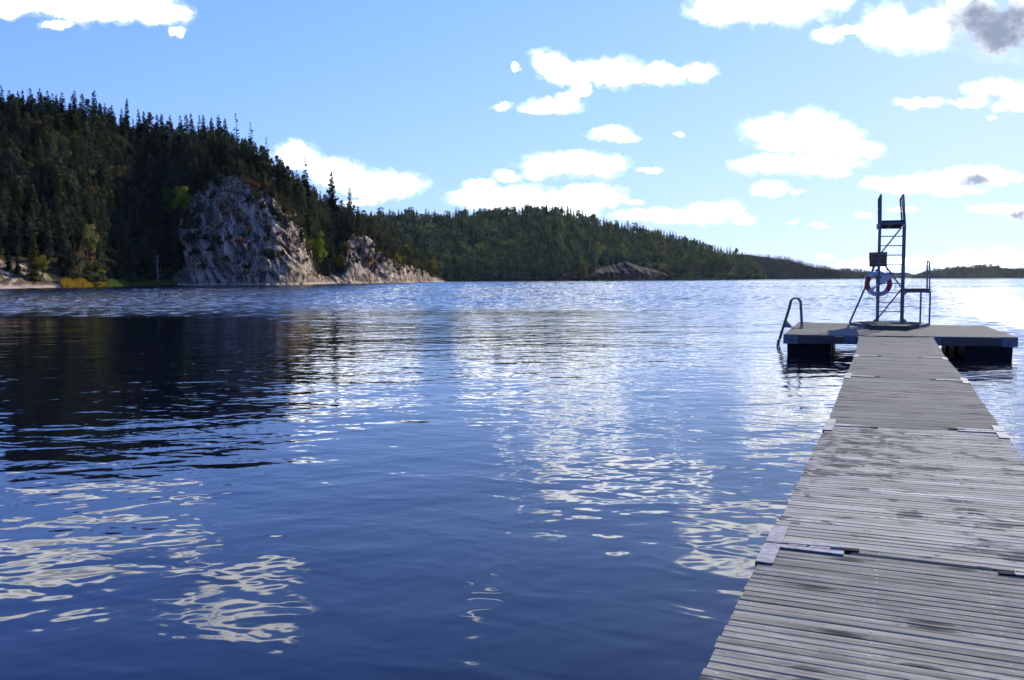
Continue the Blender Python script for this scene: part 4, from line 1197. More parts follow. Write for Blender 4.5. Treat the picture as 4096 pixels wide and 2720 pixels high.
def broad_shape(rng, h=9.0, rx=2.4, crown0=0.25, clumps=18, per=85, size=0.185, pts=1.0):
    q = []; limbs = []
    cz, rz = h * (crown0 + 1) / 2, h * (1 - crown0) / 2
    for i in range(clumps):
        v = rng.normal(0, 1, 3); v /= np.linalg.norm(v); f = rng.uniform(0.25, 0.9)
        zt = v[2] * f
        taper = 1.0 - 0.35 * max(0, zt)
        c = np.array([v[0] * f * rx * taper, v[1] * f * rx * taper, cz + zt * rz])
        r = rng.uniform(0.22, 0.40) * rx
        q += blob_quads(rng, c, r, per, size, 0.9, 0.2); limbs.append((max(0.25 * h * crown0, c[2] - 0.35 * h), c))
    return np.array(q), limbs
def shrub_shape(rng, h=1.8, rx=1.5, n=170, size=0.22, conic=0.0):
    q = []
    for i in range(9):
        v = rng.normal(0, 1, 3); v[2] = abs(v[2]); v /= np.linalg.norm(v); f = rng.uniform(0.1, 0.75)
        z = h * (0.28 + 0.55 * v[2] * f); k = 1 - conic * z / h
        q += blob_quads(rng, np.array([v[0] * f * rx * k, v[1] * f * rx * k, z]), 0.36 * rx * k, n // 9, size, 1.0 + conic, 0.3)
    return np.array(q)

PROTO = {}
def proto_mesh(key, quads_, mat):
    v = np.asarray(quads_, np.float32).reshape(-1, 3); n = len(v) // 4
    o = np_mesh(key, v, np.arange(n * 4).reshape(n, 4), mat); me = o.data
    bpy.data.objects.remove(o); return me
def trunk_mesh(name, h, r0, mat, limbs=(), bend=0.0, rng=None, top=1.0):
    mb_ = MB(); rng = rng or np.random.default_rng(1)
    bx, by = rng.normal(0, bend), rng.normal(0, bend)
    f = np.linspace(0, top, 6)
    mb_.tube([(bx * math.sin(q * 3), by * math.sin(q * 2.3), -0.8 + (h + 0.8) * q) for q in f], [r0 * (1 - 0.85 * q) + 0.015 for q in f], 6)
    for z0, c in limbs:
        p = np.array([0, 0, z0]); m_ = (p + c) / 2 + np.array([0, 0, -0.1])
        mb_.tube([p, m_, c], [r0 * 0.34, r0 * 0.22, 0.02], 4)
    o = mb_.build(name, mat); me = o.data; bpy.data.objects.remove(o); return me

def make_kind(key, n, fn):
    PROTO[key] = [fn(np.random.default_rng(hash(key) % 1000 + 17 * i if False else sum(map(ord, key)) + 17 * i), i) for i in range(n)]
def k_spruce(rng, i):
    q = spruce_shape(rng, 15, [2.0, 2.3, 2.6, 1.8, 2.2, 2.9][i % 6], [27, 25, 28, 24, 26, 30][i % 6], 8, [0.05, 0.12, 0.0, 0.2, 0.08, 0.03][i % 6])
    return (proto_mesh('crown', q, MAT_NEEDLE), trunk_mesh('trunk', 15, 0.20, MAT_BARK, rng=rng), 15.0)
def k_thin(rng, i):
    q = spruce_shape(rng, 15, [1.35, 1.7, 1.5][i % 3], 17, 6, 0.34, 0.18)
    return (proto_mesh('crown', q, MAT_NEEDLE), trunk_mesh('trunk', 15, 0.16, MAT_BARK, rng=rng), 15.0)
def k_pine(rng, i):
    q, l = pine_shape(rng, 14, [0.4, 0.5, 0.34, 0.45][i % 4], [2.1, 2.4, 1.9, 2.6][i % 4])
    return (proto_mesh('crown', q, MAT_NEEDLE), trunk_mesh('trunk', 14, 0.2, MAT_PINEBARK, l, 0.12, rng), 14.0)
def k_broad(rng, i):
    q, l = broad_shape(rng, 9, [2.3, 2.8, 2.0, 2.5][i % 4], [0.22, 0.3, 0.18, 0.26][i % 4])
    return (proto_mesh('crown', q, MAT_LEAF), trunk_mesh('trunk', 8, 0.13, MAT_BARK, l, 0.1, rng, 0.9), 9.0)
def k_birch(rng, i):
    q, l = broad_shape(rng, 11, [1.7, 1.4][i % 2], 0.3, 17, 30, 0.24)
    return (proto_mesh('crown', q, MAT_LEAF), trunk_mesh('trunk', 10.4, 0.12, MAT_BIRCH, l, 0.18, rng), 11.0)
def k_thinbirch(rng, i):
    q, l = broad_shape(rng, 11, [1.1, 0.75][i % 2], [0.55, 0.7][i % 2], 8, 16, 0.20)
    return (proto_mesh('crown', q, MAT_LEAF), trunk_mesh('trunk', 10.6, 0.12, MAT_BIRCH, l, 0.25, rng), 11.0)
def k_shrub(rng, i):
    q = shrub_shape(rng, [1.7, 1.3, 2.2][i % 3], [1.5, 1.9, 1.4][i % 3])
    return (proto_mesh('foliage', q, MAT_LEAF), trunk_mesh('stem', 1.1, 0.05, MAT_BARK, [(0.1, np.array([0.6, 0.1, 0.9])), (0.1, np.array([-0.5, 0.3, 0.8]))], rng=rng), 1.9)
def k_juniper(rng, i):
    q = shrub_shape(rng, [3.0, 2.4, 3.6][i % 3], [1.0, 1.2, 0.95][i % 3], 220, 0.20, 0.55)
    return (proto_mesh('foliage', q, MAT_NEEDLE), trunk_mesh('stem', 2.0, 0.06, MAT_BARK, rng=rng), 3.0)
for key, n, fn in (('spruce', 6, k_spruce), ('thin_spruce', 3, k_thin), ('pine', 4, k_pine), ('broad', 4, k_broad), ('birch', 2, k_birch), ('thin_birch', 2, k_thinbirch), ('shrub', 3, k_shrub), ('juniper', 3, k_juniper)):
    make_kind(key, n, fn)
NAME = {'spruce': 'spruce_tree', 'thin_spruce': 'spruce_tree', 'pine': 'pine_tree', 'broad': 'deciduous_tree', 'birch': 'birch_tree', 'thin_birch': 'birch_tree', 'shrub': 'shrub', 'juniper': 'juniper_bush'}
CATN = {'spruce': 'spruce tree', 'thin_spruce': 'spruce tree', 'pine': 'pine tree', 'broad': 'tree', 'birch': 'birch tree', 'thin_birch': 'birch tree', 'shrub': 'shrub', 'juniper': 'juniper bush'}
TR = random.Random(99)
def plant(kind, p, height, color, label, group=None, width=1.0, var=None, rz=None):
    ms = PROTO[kind]; i = TR.randrange(len(ms)) if var is None else var % len(ms)
    crown, trunk, h0 = ms[i]
    o = empty(NAME[kind], tuple(p), label, CATN[kind], group)
    s = height / h0; o.scale = (s * width, s * width, s)
    o.rotation_euler = (TR.gauss(0, 0.02), TR.gauss(0, 0.02), TR.uniform(0, 6.28) if rz is None else rz)
    for nm, me in (('trunk' if kind not in ('shrub', 'juniper') else 'stem', trunk), ('crown' if kind not in ('shrub', 'juniper') else 'foliage', crown)):
        c = bpy.data.objects.new(nm, me); COL.objects.link(c); c.parent = o
        v = TR.uniform(0.75, 1.25)
        c.color = (color[0] * v * TR.uniform(0.9, 1.12), color[1] * v, color[2] * v * TR.uniform(0.85, 1.1), 1)
    return o
C_SPR, C_SPR2 = (0.054, 0.068, 0.034), (0.085, 0.102, 0.038)
C_PINE = (0.075, 0.085, 0.042)
C_OLIVE = (0.115, 0.100, 0.032)
C_YEL, C_LIME = (0.30, 0.24, 0.025), (0.17, 0.20, 0.022)
C_RED, C_ORANGE, C_BROWN = (0.19, 0.050, 0.022), (0.26, 0.12, 0.022), (0.115, 0.070, 0.032)
C_GREEN = (0.080, 0.105, 0.032)

# --- trees and bushes that can be told apart
def base_at(x, y):
    p = hit(x, y)
    return p
def named(kind, x, ybase, ytop, color, label, group=None, width=1.0, push=1.5, var=None):
    p = hit(x, ybase)
    if p is None: return None
    p = Vector(p); p.y += push * 0.3
    zt = elev(x, ytop, p.y)
    return plant(kind, (p.x, p.y, p.z - 0.15), max(0.8, zt - p.z), color, label, group, width, var)
def q1(x, y): return x / 1.568, 250 + y / 1.568
def q2(x, y): return 600 + x / 1.96, 450 + y / 1.96
NAMED = [
 ('broad', q2(255, 900), q2(255, 545)[1], C_LIME, 'rounded yellow green tree at the upper left shoulder of the rock cliff', None, 0.95),
 ('broad', q2(175, 900), q2(175, 570)[1], (0.08, 0.10, 0.025), 'dull green tree close behind the yellow green tree at the cliff', None, 0.9),
 ('broad', q2(290, 500), q2(290, 400)[1], C_GREEN, 'pale airy bush tree on the ledge just above the cliff', None, 1.0),
 ('broad', q2(1310, 1290), q2(1320, 915)[1], (0.20, 0.21, 0.020), 'tall bright yellow tree in the gully right of the big cliff', None, 0.85),
 ('broad', q2(1475, 1270), q2(1475, 1110)[1], (0.24, 0.22, 0.02), 'low bright yellow tree hanging over the water right of the gully', None, 1.45),
 ('broad', q2(2005, 1170), q2(2000, 1020)[1], (0.30, 0.17, 0.02), 'orange autumn tree among dark pines near the point', None, 1.0),
 ('broad', q2(1940, 1230), q2(1935, 1090)[1], (0.26, 0.22, 0.02), 'yellow autumn tree below the orange one near the point', None, 0.9),
 ('broad', q2(2215, 1290), q2(2215, 1120)[1], (0.22, 0.19, 0.03), 'last yellow tree at the outermost tip of the wooded point', None, 1.1),
 ('broad', q2(1540, 1140), q2(1540, 1000)[1], (0.12, 0.12, 0.025), 'yellowish tree beside the second rock slab', None, 0.9),
 ('broad', q2(1790, 960), q2(1790, 850)[1], (0.10, 0.075, 0.025), 'brownish tree above the second rock slab', None, 0.9),
 ('thin_birch', q1(985, 1385), q1(975, 1180)[1], (0.28, 0.20, 0.08), 'lone slim birch with white trunk beside the green reeds', None, 1.0),
 ('thin_birch', q1(208, 1020), q1(180, 800)[1], (0.06, 0.06, 0.03), 'almost bare birch with a white forked trunk high on the dark left slope', None, 1.0),
 ('birch', q1(505, 1350), q1(488, 1130)[1], (0.20, 0.15, 0.06), 'thin brownish birch with a pale trunk behind the orange grass', None, 1.1),
 ('birch', q1(575, 1355), q1(570, 1190)[1], (0.22, 0.12, 0.05), 'rusty leaved birch behind the orange grass', None, 1.4),
 ('broad', q1(560, 1330), q1(555, 985)[1], (0.15, 0.15, 0.05), 'tall olive green tree standing over the birches by the orange grass', None, 0.72),
 ('broad', q1(690, 1350), q1(690, 1200)[1], (0.075, 0.075, 0.035), 'wide grey green bush tree between the orange grass and the green reeds', None, 1.5),
 ('broad', q1(630, 1370), q1(630, 1270)[1], (0.09, 0.08, 0.03), 'low bushy tree just behind the right end of the orange grass', None, 1.6),
 ('broad', q1(460, 1370), q1(460, 1290)[1], (0.09, 0.075, 0.03), 'low brown bush at the left end of the orange grass', None, 1.6),
 ('spruce', q1(95, 1175), q1(90, 920)[1], (0.15, 0.13, 0.09), 'greyish half dead spruce with long bare boughs above the shore slab', None, 1.25),
 ('spruce', q1(205, 1365), q1(205, 1070)[1], (0.13, 0.125, 0.03), 'young yellow green spruce behind the low shore slab', None, 1.2),
 ('broad', q1(265, 1370), q1(255, 1190)[1], (0.15, 0.13, 0.02), 'yellowing bush tree leaning over the right end of the shore slab', None, 1.0),
 ('juniper', q1(280, 1250), q1(275, 1130)[1], (0.055, 0.055, 0.022), 'rounded olive bush on the bank above the shore slab', None, 1.5),
 ('spruce', q1(45, 1300), q1(45, 1140)[1], (0.035, 0.050, 0.018), 'small dense green spruce at the left end of the shore slab', None, 1.5),
 ('spruce', q1(105, 1325), q1(110, 1190)[1], (0.040, 0.052, 0.018), 'short broad spruce next to the yellow green one on the shore', None, 1.4),
 ('spruce', q1(390, 1290), q1(385, 1000)[1], (0.045, 0.050, 0.025), 'grey green spruce at the edge of the dark wood left of the olive tree', None, 1.0),
 ('pine', q1(110, 760), q1(100, 470)[1], (0.060, 0.070, 0.035), 'pale airy pine standing out against the dark left slope', None, 1.2),
]
for k_, (x_, yb_), yt_, c_, lab_, g_, w_ in NAMED:
    named(k_, x_, yb_, yt_, c_, lab_, g_, w_)
for _ in range(70):
    u = TR.uniform(285, 690); s = TR.uniform(2.5, 26); p = zat(u, s)
    plant('broad' if TR.random() < 0.6 else 'shrub', p, TR.uniform(2.2, 5.5), TR.choice([(0.075, 0.075, 0.032), (0.10, 0.075, 0.035), (0.055, 0.065, 0.03), (0.05, 0.06, 0.03)]), 'low dark bush on the shaded bank behind the grass and reeds', 'bushes behind the reeds', 1.5)
for _ in range(64):
    u = TR.uniform(900, 1262); i = int((u - UU[0]) / 4); s = SCt[i] + TR.uniform(-5, 21); p = zat(u, s)
    kd = TR.choice(['juniper', 'juniper', 'pine', 'spruce', 'juniper'])
    lab = {'juniper': 'olive juniper on the heathy shoulder right of the big bare rock face', 'pine': 'small pine rooted on the heathy shoulder of the big cliff', 'spruce': 'short spruce on the heathy shoulder of the big cliff'}[kd]
    plant(kd, p, TR.uniform(2.5, 5.5) if kd == 'juniper' else TR.uniform(4, 8.5), C_OLIVE if kd == 'juniper' else TR.choice([C_PINE, C_SPR2]), lab, kd + ' trees on the shoulder of the cliff', 1.2)
for _ in range(125):
    u = TR.uniform(1335, 1745); i = int((u - UU[0]) / 4); s = TR.uniform(2.5, SCt[i] + 6); p = zat(u, s)
    if p[2] < 2.2 + 2.5 * TR.random() or (1405 < u < 1520 and s > 5 and s < SCt[i] and TR.random() < 0.7): continue
    kd = TR.choice(['juniper', 'pine', 'pine', 'broad', 'spruce'])
    col = {'juniper': C_OLIVE, 'pine': C_PINE, 'spruce': C_SPR2, 'broad': TR.choice([(0.16, 0.15, 0.03), (0.12, 0.13, 0.035), (0.20, 0.12, 0.03)])}[kd]
    lab = {'juniper': 'olive juniper on the second rock slope near the point', 'pine': 'low pine growing on the second rock slope near the point', 'spruce': 'low spruce growing on the second rock slope near the point', 'broad': 'autumn coloured bush on the second rock slope near the point'}[kd]
    plant(kd, p, TR.uniform(3, 7) if kd != 'pine' else TR.uniform(6, 11), col, lab, kd + ' trees on the second rock slope', 1.25)
for _ in range(30):                # dark trees standing in front of the cliff's shaded left edge, small ones along its top
    if TR.random() < 0.55: u = TR.uniform(648, 724); i = int((u - UU[0]) / 4); s = TR.uniform(1.5, 13); hh_ = TR.uniform(5, 11); lab, grp = 'dark spruce crowding the shaded left edge of the big cliff', 'spruces at the left edge of the cliff'
    else: u = TR.uniform(800, 1060); i = int((u - UU[0]) / 4); s = SCt[i] + TR.uniform(-2, 5); hh_ = TR.uniform(3, 7); lab, grp = 'small spruce perched on the top rim of the big cliff', 'small spruces on the cliff top'
    plant('spruce', zat(u, s), hh_, C_SPR, lab, grp, 1.25)
# boulders fallen to the water's edge
def boulder(p, r):
    o = bpy.data.objects.new('boulder', BOULDER[TR.randrange(3)]); COL.objects.link(o); o.location = p; o.scale = (r * TR.uniform(0.9, 1.5), r, r * TR.uniform(0.55, 0.9)); o.rotation_euler = (0, 0, TR.uniform(0, 6.28))
    return tag(o, 'grey boulder lying at the waterline below the cliffs', 'boulder', 'boulders along the waterline')
BOULDER = []
for k_ in range(3):
    n_, m_ = 14, 9; vs = []
    for a in range(m_):
        for b in range(n_):
            th_, ph_ = math.pi * a / (m_ - 1), 2 * math.pi * b / n_
            d = np.array([math.sin(th_) * math.cos(ph_), math.sin(th_) * math.sin(ph_), math.cos(th_)])
            vs.append(d * (1 + 0.28 * float(ridged(d[None] * 1.3 + k_ * 7, 2, 5)[0]) - 0.1))
    fs = [(a * n_ + b, a * n_ + (b + 1) % n_, (a + 1) * n_ + (b + 1) % n_, (a + 1) * n_ + b) for a in range(m_ - 1) for b in range(n_)]
    bo = MB().add(vs, fs).build('boulder', MAT_ROCK, smooth=True); BOULDER.append(bo.data); bpy.data.objects.remove(bo)
for _ in range(26):
    u = TR.choice([TR.uniform(700, 1290), TR.uniform(1330, 1750), TR.uniform(1330, 1750)]); Y = float(np.interp(u, UU, Y0)) - TR.uniform(-1.0, 2.2)
    boulder((float(xs_of(np.array([u]), Y)[0]), Y, TR.uniform(-0.2, 0.25)), TR.uniform(0.4, 1.3))
# heath, rust coloured and olive bushes on the bare rock
for x, y, w_ in ((590, 815, 1.2), (575, 760, 1.0), (630, 745, 0.8), (710, 855, 1.0), (758, 890, 1.0), (710, 1020, 1.1), (785, 1035, 0.8), (900, 600, 1.9), (930, 640, 1.3), (775, 560, 1.0), (1225, 660, 1.9), (1255, 700, 1.2),
                 (1088, 1005, 0.7), (1000, 955, 0.8), (1088, 900, 0.6), (1625, 910, 1.6), (1700, 955, 1.3), (1940, 1235, 1.0), (1592, 1085, 1.2), (1710, 1170, 1.7), (1735, 1210, 1.1), (2135, 1215, 1.1), (840, 590, 1.2)):
    p = hit(*q2(x, y))
    if p: plant('shrub', (p.x, p.y, p.z - 0.2), 2.3 * w_, C_RED if x % 3 else (0.17, 0.065, 0.025), 'rust red heath bush clinging to the bare rock cliff', 'rust red bushes on the cliff', 1.15)
for x, y, w_ in ((800, 720, 1.1), (850, 700, 1.3), (880, 770, 1.5), (840, 800, 1.2), (905, 830, 1.1), (970, 800, 1.0), (1020, 870, 1.2), (1000, 830, 1.1), (960, 770, 1.1), (1060, 790, 1.2), (1085, 810, 1.1), (1130, 840, 1.1), (1170, 900, 1.3), (1190, 960, 1.2),
                 (920, 960, 1.6), (905, 1010, 1.0), (740, 990, 1.0), (480, 680, 1.1), (505, 660, 1.0), (440, 610, 1.0), (555, 910, 0.8), (1040, 1130, 1.1), (1745, 1060, 1.4), (1650, 1110, 1.6), (1620, 1180, 1.5), (990, 700, 1.3), (960, 660, 1.3),
                 (690, 470, 1.3), (730, 490, 1.2), (640, 480, 1.2), (800, 510, 1.2), (550, 570, 1.0), (770, 700, 1.0), (1110, 600, 1.2), (1760, 1230, 1.5)):
    p = hit(*q2(x, y))
    if p: plant('juniper', (p.x, p.y, p.z - 0.3), 3.6 * w_, C_OLIVE if x % 2 else (0.065, 0.062, 0.024), 'upright olive green juniper bush growing out of the cracks of the cliff', 'junipers on the cliff', 1.25)
for x, y, w_ in ((390, 960, 0.9), (430, 1000, 1.2), (520, 1010, 1.2), (560, 1040, 1.0), (370, 1120, 1.4), (480, 1090, 1.0), (300, 1000, 1.5), (600, 1150, 0.9), (420, 1220, 1.1), (620, 990, 0.9), (230, 1060, 1.2), (740, 1230, 1.0)):
    p = hit(*q2(x, y))
    if p: plant('shrub', (p.x, p.y, p.z - 0.2), 2.8 * w_, (0.045, 0.055, 0.025), 'small dark green bush on the shaded left half of the cliff', 'dark bushes on the shaded cliff', 1.1)

hr_ = np.random.default_rng(12); hq, ht = [], []
for _ in range(1700):
    u = hr_.uniform(780, 1270) if hr_.random() < 0.6 else hr_.uniform(1380, 1700); i = int((u - UU[0]) / 4); s = SCt[i] + hr_.uniform(-7, 22)
    if u > 1380 and s > SCt[i] + 12: continue
    p = zat(u, s); sz = hr_.uniform(0.5, 1.3)
    q = np.array(blob_quads(hr_, p + np.array([0, 0, 0.25 * sz]), sz, 26, 0.2, 0.6, 0.4)); hq.append(q.reshape(-1, 3))
    c = np.array([(0.070, 0.052, 0.03), (0.075, 0.070, 0.03), (0.055, 0.060, 0.03), (0.095, 0.048, 0.026)][hr_.integers(4)]) * hr_.uniform(0.7, 1.3); ht.append(np.tile(c, (len(q) * 4, 1)))
hv = np.concatenate(hq); tag(np_mesh('heather', hv, np.arange(len(hv)).reshape(-1, 4), MAT_FAR, tint=np.concatenate(ht)), 'brown heather and low scrub along the tops and shoulders of the cliffs', 'heather', None, 'stuff')

# --- trees along the skyline of the left hill, at the places where they stand out
SKYT = [(27, 326), (46, 340), (75, 358), (108, 366), (120, 358), (153, 352), (195, 353), (219, 360), (240, 372), (262, 377), (287, 368), (317, 355), (333, 360), (350, 372), (400, 360), (425, 375), (447, 392), (470, 400),
        (518, 365), (530, 385), (582, 377), (600, 392), (650, 398), (668, 410), (695, 405), (715, 422), (745, 440), (765, 435), (792, 423), (815, 440), (838, 425), (868, 470), (893, 452), (919, 465)]
for x, y in SKYT:
    i = int((x - UU[0]) / 4); s = SR[i] - TR.uniform(2, 14)
    p = zat(x, s); zt = elev(x, y, p[1])
    plant('spruce', p, min(21, max(8, zt - p[2])), (0.030, 0.042, 0.020), 'dark pointed spruce standing against the sky on the left hilltop', 'spruces on the skyline of the left hill', TR.uniform(0.75, 0.95))
for x, y, kd, wd_, lab in ((966, 454, 'thin_spruce', 1.0, 'tall thin see through spruce, highest on the slope above the cliff'), (1022, 487, 'thin_spruce', 1.0, 'thin pale spruce to the right of the highest thin one above the cliff'),
                       (1085, 548, 'thin_spruce', 0.95, 'lone slender spruce where the first cloud meets the hill'), (1140, 597, 'thin_spruce', 1.0, 'slim spruce in front of the first cloud behind the hill'),
                       (1232, 624, 'spruce', 0.95, 'ragged dark spruce with bent top in front of the white cloud'), (1336, 683, 'spruce', 0.85, 'tall layered spruce rising alone in front of the low cloud'),
                       (1402, 750, 'spruce', 0.85, 'pointed spruce right of the tall layered one on the falling ridge'), (1437, 790, 'thin_spruce', 1.0, 'thin small spruce low on the falling ridge')):
    i = int((x - UU[0]) / 4); s = SR[i] * 0.8
    p = zat(x, s); zt = elev(x, y, p[1])
    plant(kd, p, zt - p[2], (0.026, 0.038, 0.018), lab, None, wd_)

# --- the wood on the left hill: the trees that show largest are things, the rest is one mass
cand = []
HR = random.Random(3)
for _ in range(5200):
    u = HR.uniform(-200, 1775); i = int((u - UU[0]) / 4)
    s = HR.uniform(3, SR[i] + 14) if HR.random() < 0.9 else HR.uniform(2, 30)
    j = min(np.searchsorted(SROW, s), NS - 2)
    if rockm[i, j] or rockm[max(0, i - 2), j]: continue
    if u < 690 and s < (20 if 285 < u < 480 else (9 if u > 280 else 22)): continue
    if 690 < u < 1275 and s < SCt[i] + (20 if 850 < u < 1225 else 4) : continue
    if 1370 < u and s < SCt[i] * 0.9: continue
    p = zat(u, s)
    if p[2] < 1.0: continue
    if any(abs(p[0] - c[0][0]) + abs(p[1] - c[0][1]) < 2.6 for c in cand[-400:]): continue
    hgt = min(19, max(6, HR.gauss(12.5, 2.6)))
    if s < 30: hgt *= 0.8
    if 860 < u < 1150 and s < SCt[i] + 24: hgt *= 0.45
    if u > 1270: hgt *= 0.92
    ylim = np.interp(u, SKY_U, SKY_Y) + HR.uniform(2, 26)
    zlim = elev(u, ylim, p[1])
    hgt = min(hgt, zlim - p[2])
    if hgt < 3.5: continue
    cand.append((p, hgt, u, s))
# a painter's count of how much of each tree shows
cand.sort(key=lambda c: c[0][1])
buf = np.zeros((680, 1024), bool); vis = []
for p, hgt, u, s in cand:
    x0, y0 = proj(p); x1, y1 = proj(p + np.array([0, 0, hgt])); hw = 0.15 * hgt * F / p[1] / 4; n_ = 0
    ya, yb = int(y1 / 4), int(y0 / 4)
    for y in range(max(0, ya), min(679, yb) + 1):
        f = (y - ya + 0.5) / max(1, yb - ya); a, b = int(x0 / 4 - hw * f), int(x0 / 4 + hw * f) + 1
        a, b = max(0, a), min(1024, b)
        if b > a: row = buf[y, a:b]; n_ += (~row).sum(); row[:] = True
    vis.append(n_)
order = np.argsort(-np.array(vis)); rank = np.empty(len(cand), int); rank[order] = np.arange(len(cand))
mass = []; nsp = 0
for k_, (p, hgt, u, s) in enumerate(cand):
    if vis[k_] < 3: continue
    pine = (HR.random() < (0.55 if u > 1460 else 0.16)); warm = u > 1380
    col = C_PINE if pine else (C_SPR2 if warm else C_SPR)
    leafy = (not pine) and HR.random() < (0.16 if u < 700 else 0.10)
    if leafy: col = HR.choice([(0.085, 0.082, 0.040), (0.075, 0.085, 0.045), (0.10, 0.085, 0.04)])
    if warm and HR.random() < 0.22: col = (0.115, 0.105, 0.032)
    if rank[k_] < 360 and leafy:
        plant('broad', p, hgt * 0.85, col, ('muted leafy tree among the dark conifers left of the big cliff' if u < 820 else 'muted leafy tree among the conifers from the big cliff to the point'), 'leafy trees left of the cliff' if u < 820 else 'leafy trees right of the cliff', 1.0)
    elif rank[k_] < 360 and (pine or nsp < 240):
        kd = 'pine' if pine else 'spruce'; nsp += not pine
        if u > 1460:
            lab, grp = ('sunlit pine on the low wooded point right of the cliffs', 'pines on the wooded point') if pine else ('green spruce on the low wooded point right of the cliffs', 'spruces on the wooded point')
        elif u > 1225:
            lab, grp = ('pine in the wooded gully between the two cliffs', 'pines in the gully') if pine else ('spruce in the wooded gully between the two cliffs', 'spruces in the gully')
        elif u > 820:
            lab, grp = ('pine on the slope above the big cliff', 'pines above the cliff') if pine else ('spruce on the slope above the big cliff', 'spruces above the cliff')
        elif s < 45:
            lab, grp = ('dim pine low on the shaded wooded slope left of the big cliff', 'pines low on the shaded slope') if pine else ('dark spruce low on the shaded wooded slope left of the big cliff', 'spruces low on the shaded slope')
        else:
            lab, grp = ('dim pine high on the shaded wooded slope left of the big cliff', 'pines high on the shaded slope') if pine else ('dark spruce high on the shaded wooded slope left of the big cliff', 'spruces high on the shaded slope')
        plant(kd, p, hgt, col, lab, grp, HR.uniform(0.85, 1.15))
    else:
        mass.append((p, hgt * (0.85 if leafy else 1), col, 'leaf' if leafy else 'pine' if pine else 'spruce'))

# ------------------------------------------------------------------ far woods (each one mass)
def low_spruce(rng, wh=11, per=8):
    q = []
    for i in range(wh):
        t = 0.08 + 0.88 * i / (wh - 1); rr = 0.175 * (1 - t) ** 0.66 + 0.010
        for k in range(per):
            a = 2 * math.pi * (k + 0.5 * (i % 2)) / per + rng.normal(0, 0.3); L = rr * rng.uniform(0.45, 1.45)
            rad = np.array([math.cos(a), math.sin(a), 0]); lat = np.array([-math.sin(a), math.cos(a), rng.normal(0, 0.3)])
            c = np.array([0, 0, t + 0.03])
            q.append(kite(c, rad * L - np.array([0, 0, 0.045 + 0.35 * L]), 0.032 + 0.20 * L, lat))
    q.append(kite(np.array([0, 0, 0.91]), np.array([0, 0, 0.07]), 0.016, np.array([1.0, 0, 0])))
    q.append(kite(np.array([0, 0, 0.0]), np.array([0, 0, 0.35]), 0.012, np.array([1.0, 0, 0])))
    return np.array(q)
def low_broad(rng, n=90, cz=0.55, rz=0.36):
    q = []
    for i in range(9):
        v = rng.normal(0, 1, 3); v /= np.linalg.norm(v); f = rng.uniform(0.2, 0.8)
        q += blob_quads(rng, np.array([v[0] * f * 0.27, v[1] * f * 0.27, cz + v[2] * f * rz]), 0.14, n // 9, 0.07, 1.0, 0.3)
    q.append(kite(np.array([0, 0, 0.0]), np.array([0, 0, 0.5]), 0.015, np.array([1.0, 0, 0])))
    return np.array(q)
LOWS = [low_spruce(np.random.default_rng(i)) for i in range(6)]
LOWP = [low_broad(np.random.default_rng(90 + i), 150, 0.56, 0.40) for i in range(3)]
LOWB = [low_broad(np.random.default_rng(50 + i)) for i in range(4)]
MIDS = [PROTO['spruce'][i][0] for i in range(4)]
def mesh_quads(me, h0):
    co = np.empty(len(me.vertices) * 3, np.float32); me.vertices.foreach_get('co', co); return co.reshape(-1, 4, 3) / h0
MIDQ = [mesh_quads(PROTO['spruce'][i][0], 15.0) for i in range(3)]; MIDP = [mesh_quads(PROTO['pine'][i][0], 14.0) for i in range(2)]; MIDB = [mesh_quads(PROTO['broad'][i][0], 9.0) for i in range(3)]
def forest(name, trees, label, seed=1):
    """trees: (position, height, colour, shape list, width)"""
    rng = np.random.default_rng(seed); vs, ts = [], []
    for p, hgt, col, shp, wd in trees:
        q = shp[rng.integers(len(shp))]; a = rng.uniform(0, 2 * math.pi); c_, s_ = math.cos(a), math.sin(a)
        v = q.reshape(-1, 3); w = hgt * wd
        vs.append(np.stack([(v[:, 0] * c_ - v[:, 1] * s_) * w + p[0], (v[:, 0] * s_ + v[:, 1] * c_) * w + p[1], v[:, 2] * hgt + p[2]], 1))
        g = rng.uniform(0.75, 1.25); ts.append(np.tile(np.array(col) * g, (len(v), 1)))
    V_, T_ = np.concatenate(vs), np.concatenate(ts); n = len(V_) // 4
    o = np_mesh(name, V_, np.arange(n * 4).reshape(n, 4), MAT_FAR, tint=T_)
    return tag(o, label, 'forest', None, 'stuff')
forest('forest', [(p, h_, c_, {'pine': MIDP, 'leaf': MIDB}.get(k_, MIDQ), 1.0) for p, h_, c_, k_ in mass], 'dense dark wood filling the left hill between and behind the nearer trees', 4)

